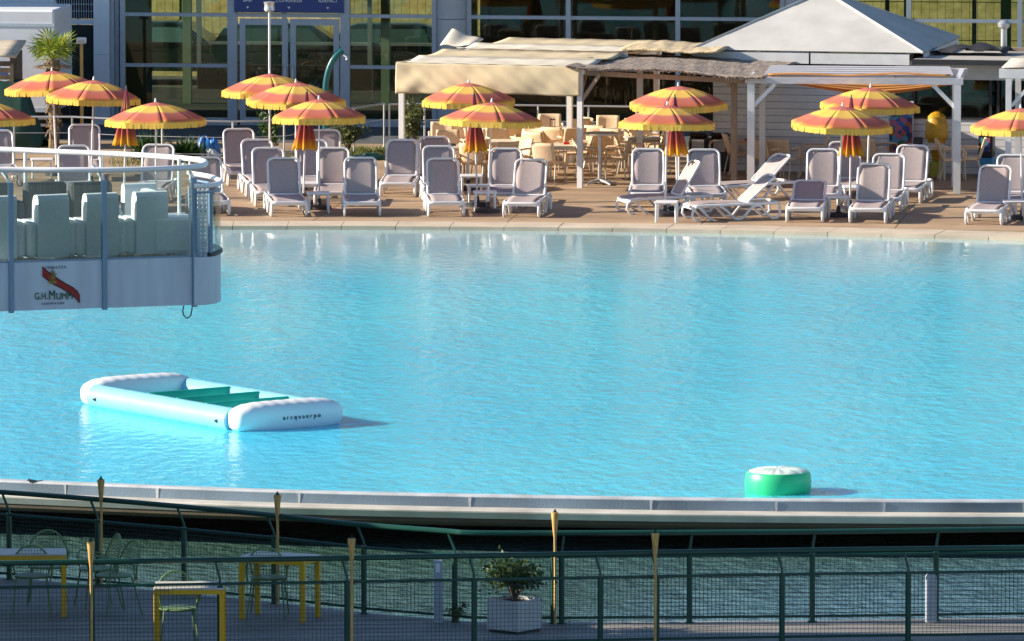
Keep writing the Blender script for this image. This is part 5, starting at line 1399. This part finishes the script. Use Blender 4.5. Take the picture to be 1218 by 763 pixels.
# ------------------------------------------------------------------ on the water
ZW = -.05
ob = P(274,513,ZW); ya = R(35)
fl_ = thing('inflatable_platform', 'white and pale blue inflatable lounge with green cross tubes floating on the pool', 'inflatable', ob, ya)
WD, LN = 2.06, 4.35
def pillow(y, name):
    m = MB(); n = 26
    def f(u, v):
        s = (u-.5)*2; e = (1-abs(s)**4.5)**(1/2.6) if abs(s) < 1 else 0
        a = 6.28318*v; sq = lambda c: math.copysign(abs(c)**.75, c)
        puck = 1+.012*math.sin(u*60)
        return Vector((WD/2+s*WD/2, y+.29*sq(math.cos(a))*e*puck, .17+.255*sq(math.sin(a))*e*puck))
    m.grid(40, n, f); return m.build(name, MT['tube_white'], fl_, smooth=True, angle=60)
p1 = pillow(.0,'end_pillow'); p2 = pillow(LN,'end_pillow')
for x in (.17, WD-.17):
    pts = [(x+(.0), y, .14) for y in [(.15+(LN-.3)*k/24) for k in range(25)]]
    rr = [.195*(1+.01*math.sin(k*2.2)) for k in range(25)]
    tb = MB().tube(pts, rr, 18).build('side_tube', MT['tube_blue'], fl_, smooth=True)
    for y in (.36, LN-.40):
        sx = -1 if x < 1 else 1
        MB().lathe([(.03,0),(.03,.02),(.012,.03),(.012,.05)], 10).xform(Matrix.Translation((x+sx*.185,y,.13)) @ Matrix.Rotation(R(90*sx),4,'Y')).build('valve', MT['dark'], tb)
for y in (1.1,1.95,2.8): MB().tube([(.26,y,.20),(WD-.26,y,.20)], .13, 14, sx=.62).build('cross_tube', MT['pvc_green'], fl_, smooth=True)
text('arcquaerpo', .10, 'lettering', MT['ink'], fl_, (WD/2+.12,-.296,.15), spacing=1.55, ext=.006)
bo = thing('green_buoy', 'squat green round inflatable buoy with white wrinkled top near the pool rim', 'buoy', P(925.5,585,ZW))
MB().lathe([(.40,-.12),(.46,-.05),(.485,.05),(.49,.17),(.475,.27),(.45,.305)], 48).build('body', MT['buoy_green'], bo, smooth=True)
m = MB()
def top(u, v):
    a = 6.28318*u; r = .455*(1-v); wr = .008*math.sin(a*17+3*math.sin(a*3))*min(1,v*4)*(1-v); return Vector((math.cos(a)*(r+.012*math.sin(a*17)*(v < .05)), math.sin(a)*r, .30+.045*math.sin(min(1,v*2.2)*1.57)+wr-.02*(v < .02)*(.5+.5*math.sin(a*11))))
m.grid(96, 14, top); m.build('top_cover', MT['buoy_top'], bo, smooth=True)
# wagtail on the rim
bi = thing('small_bird', 'small grey bird perched on the pool rim at the left', 'bird', Vector((P(33,588).x, P(33,576.5).y-.12, .0)), R(-75))
k = Vector((0,0,0))
MB().tube([(0,-.075,.075),(0,-.06,.085),(0,-.045,.085),(0,-.02,.068),(0,.03,.058),(0,.07,.06),(0,.09,.062),(0,.17,.075)], [.004,.016,.018,.026,.028,.016,.010,.007], 10).build('body', MT['bird'], bi, smooth=True)
for s in (-.012,.012): MB().tube([(s,.01,.045),(s,.012,0)], .002, 5).build('leg', MT['dark'], bi)
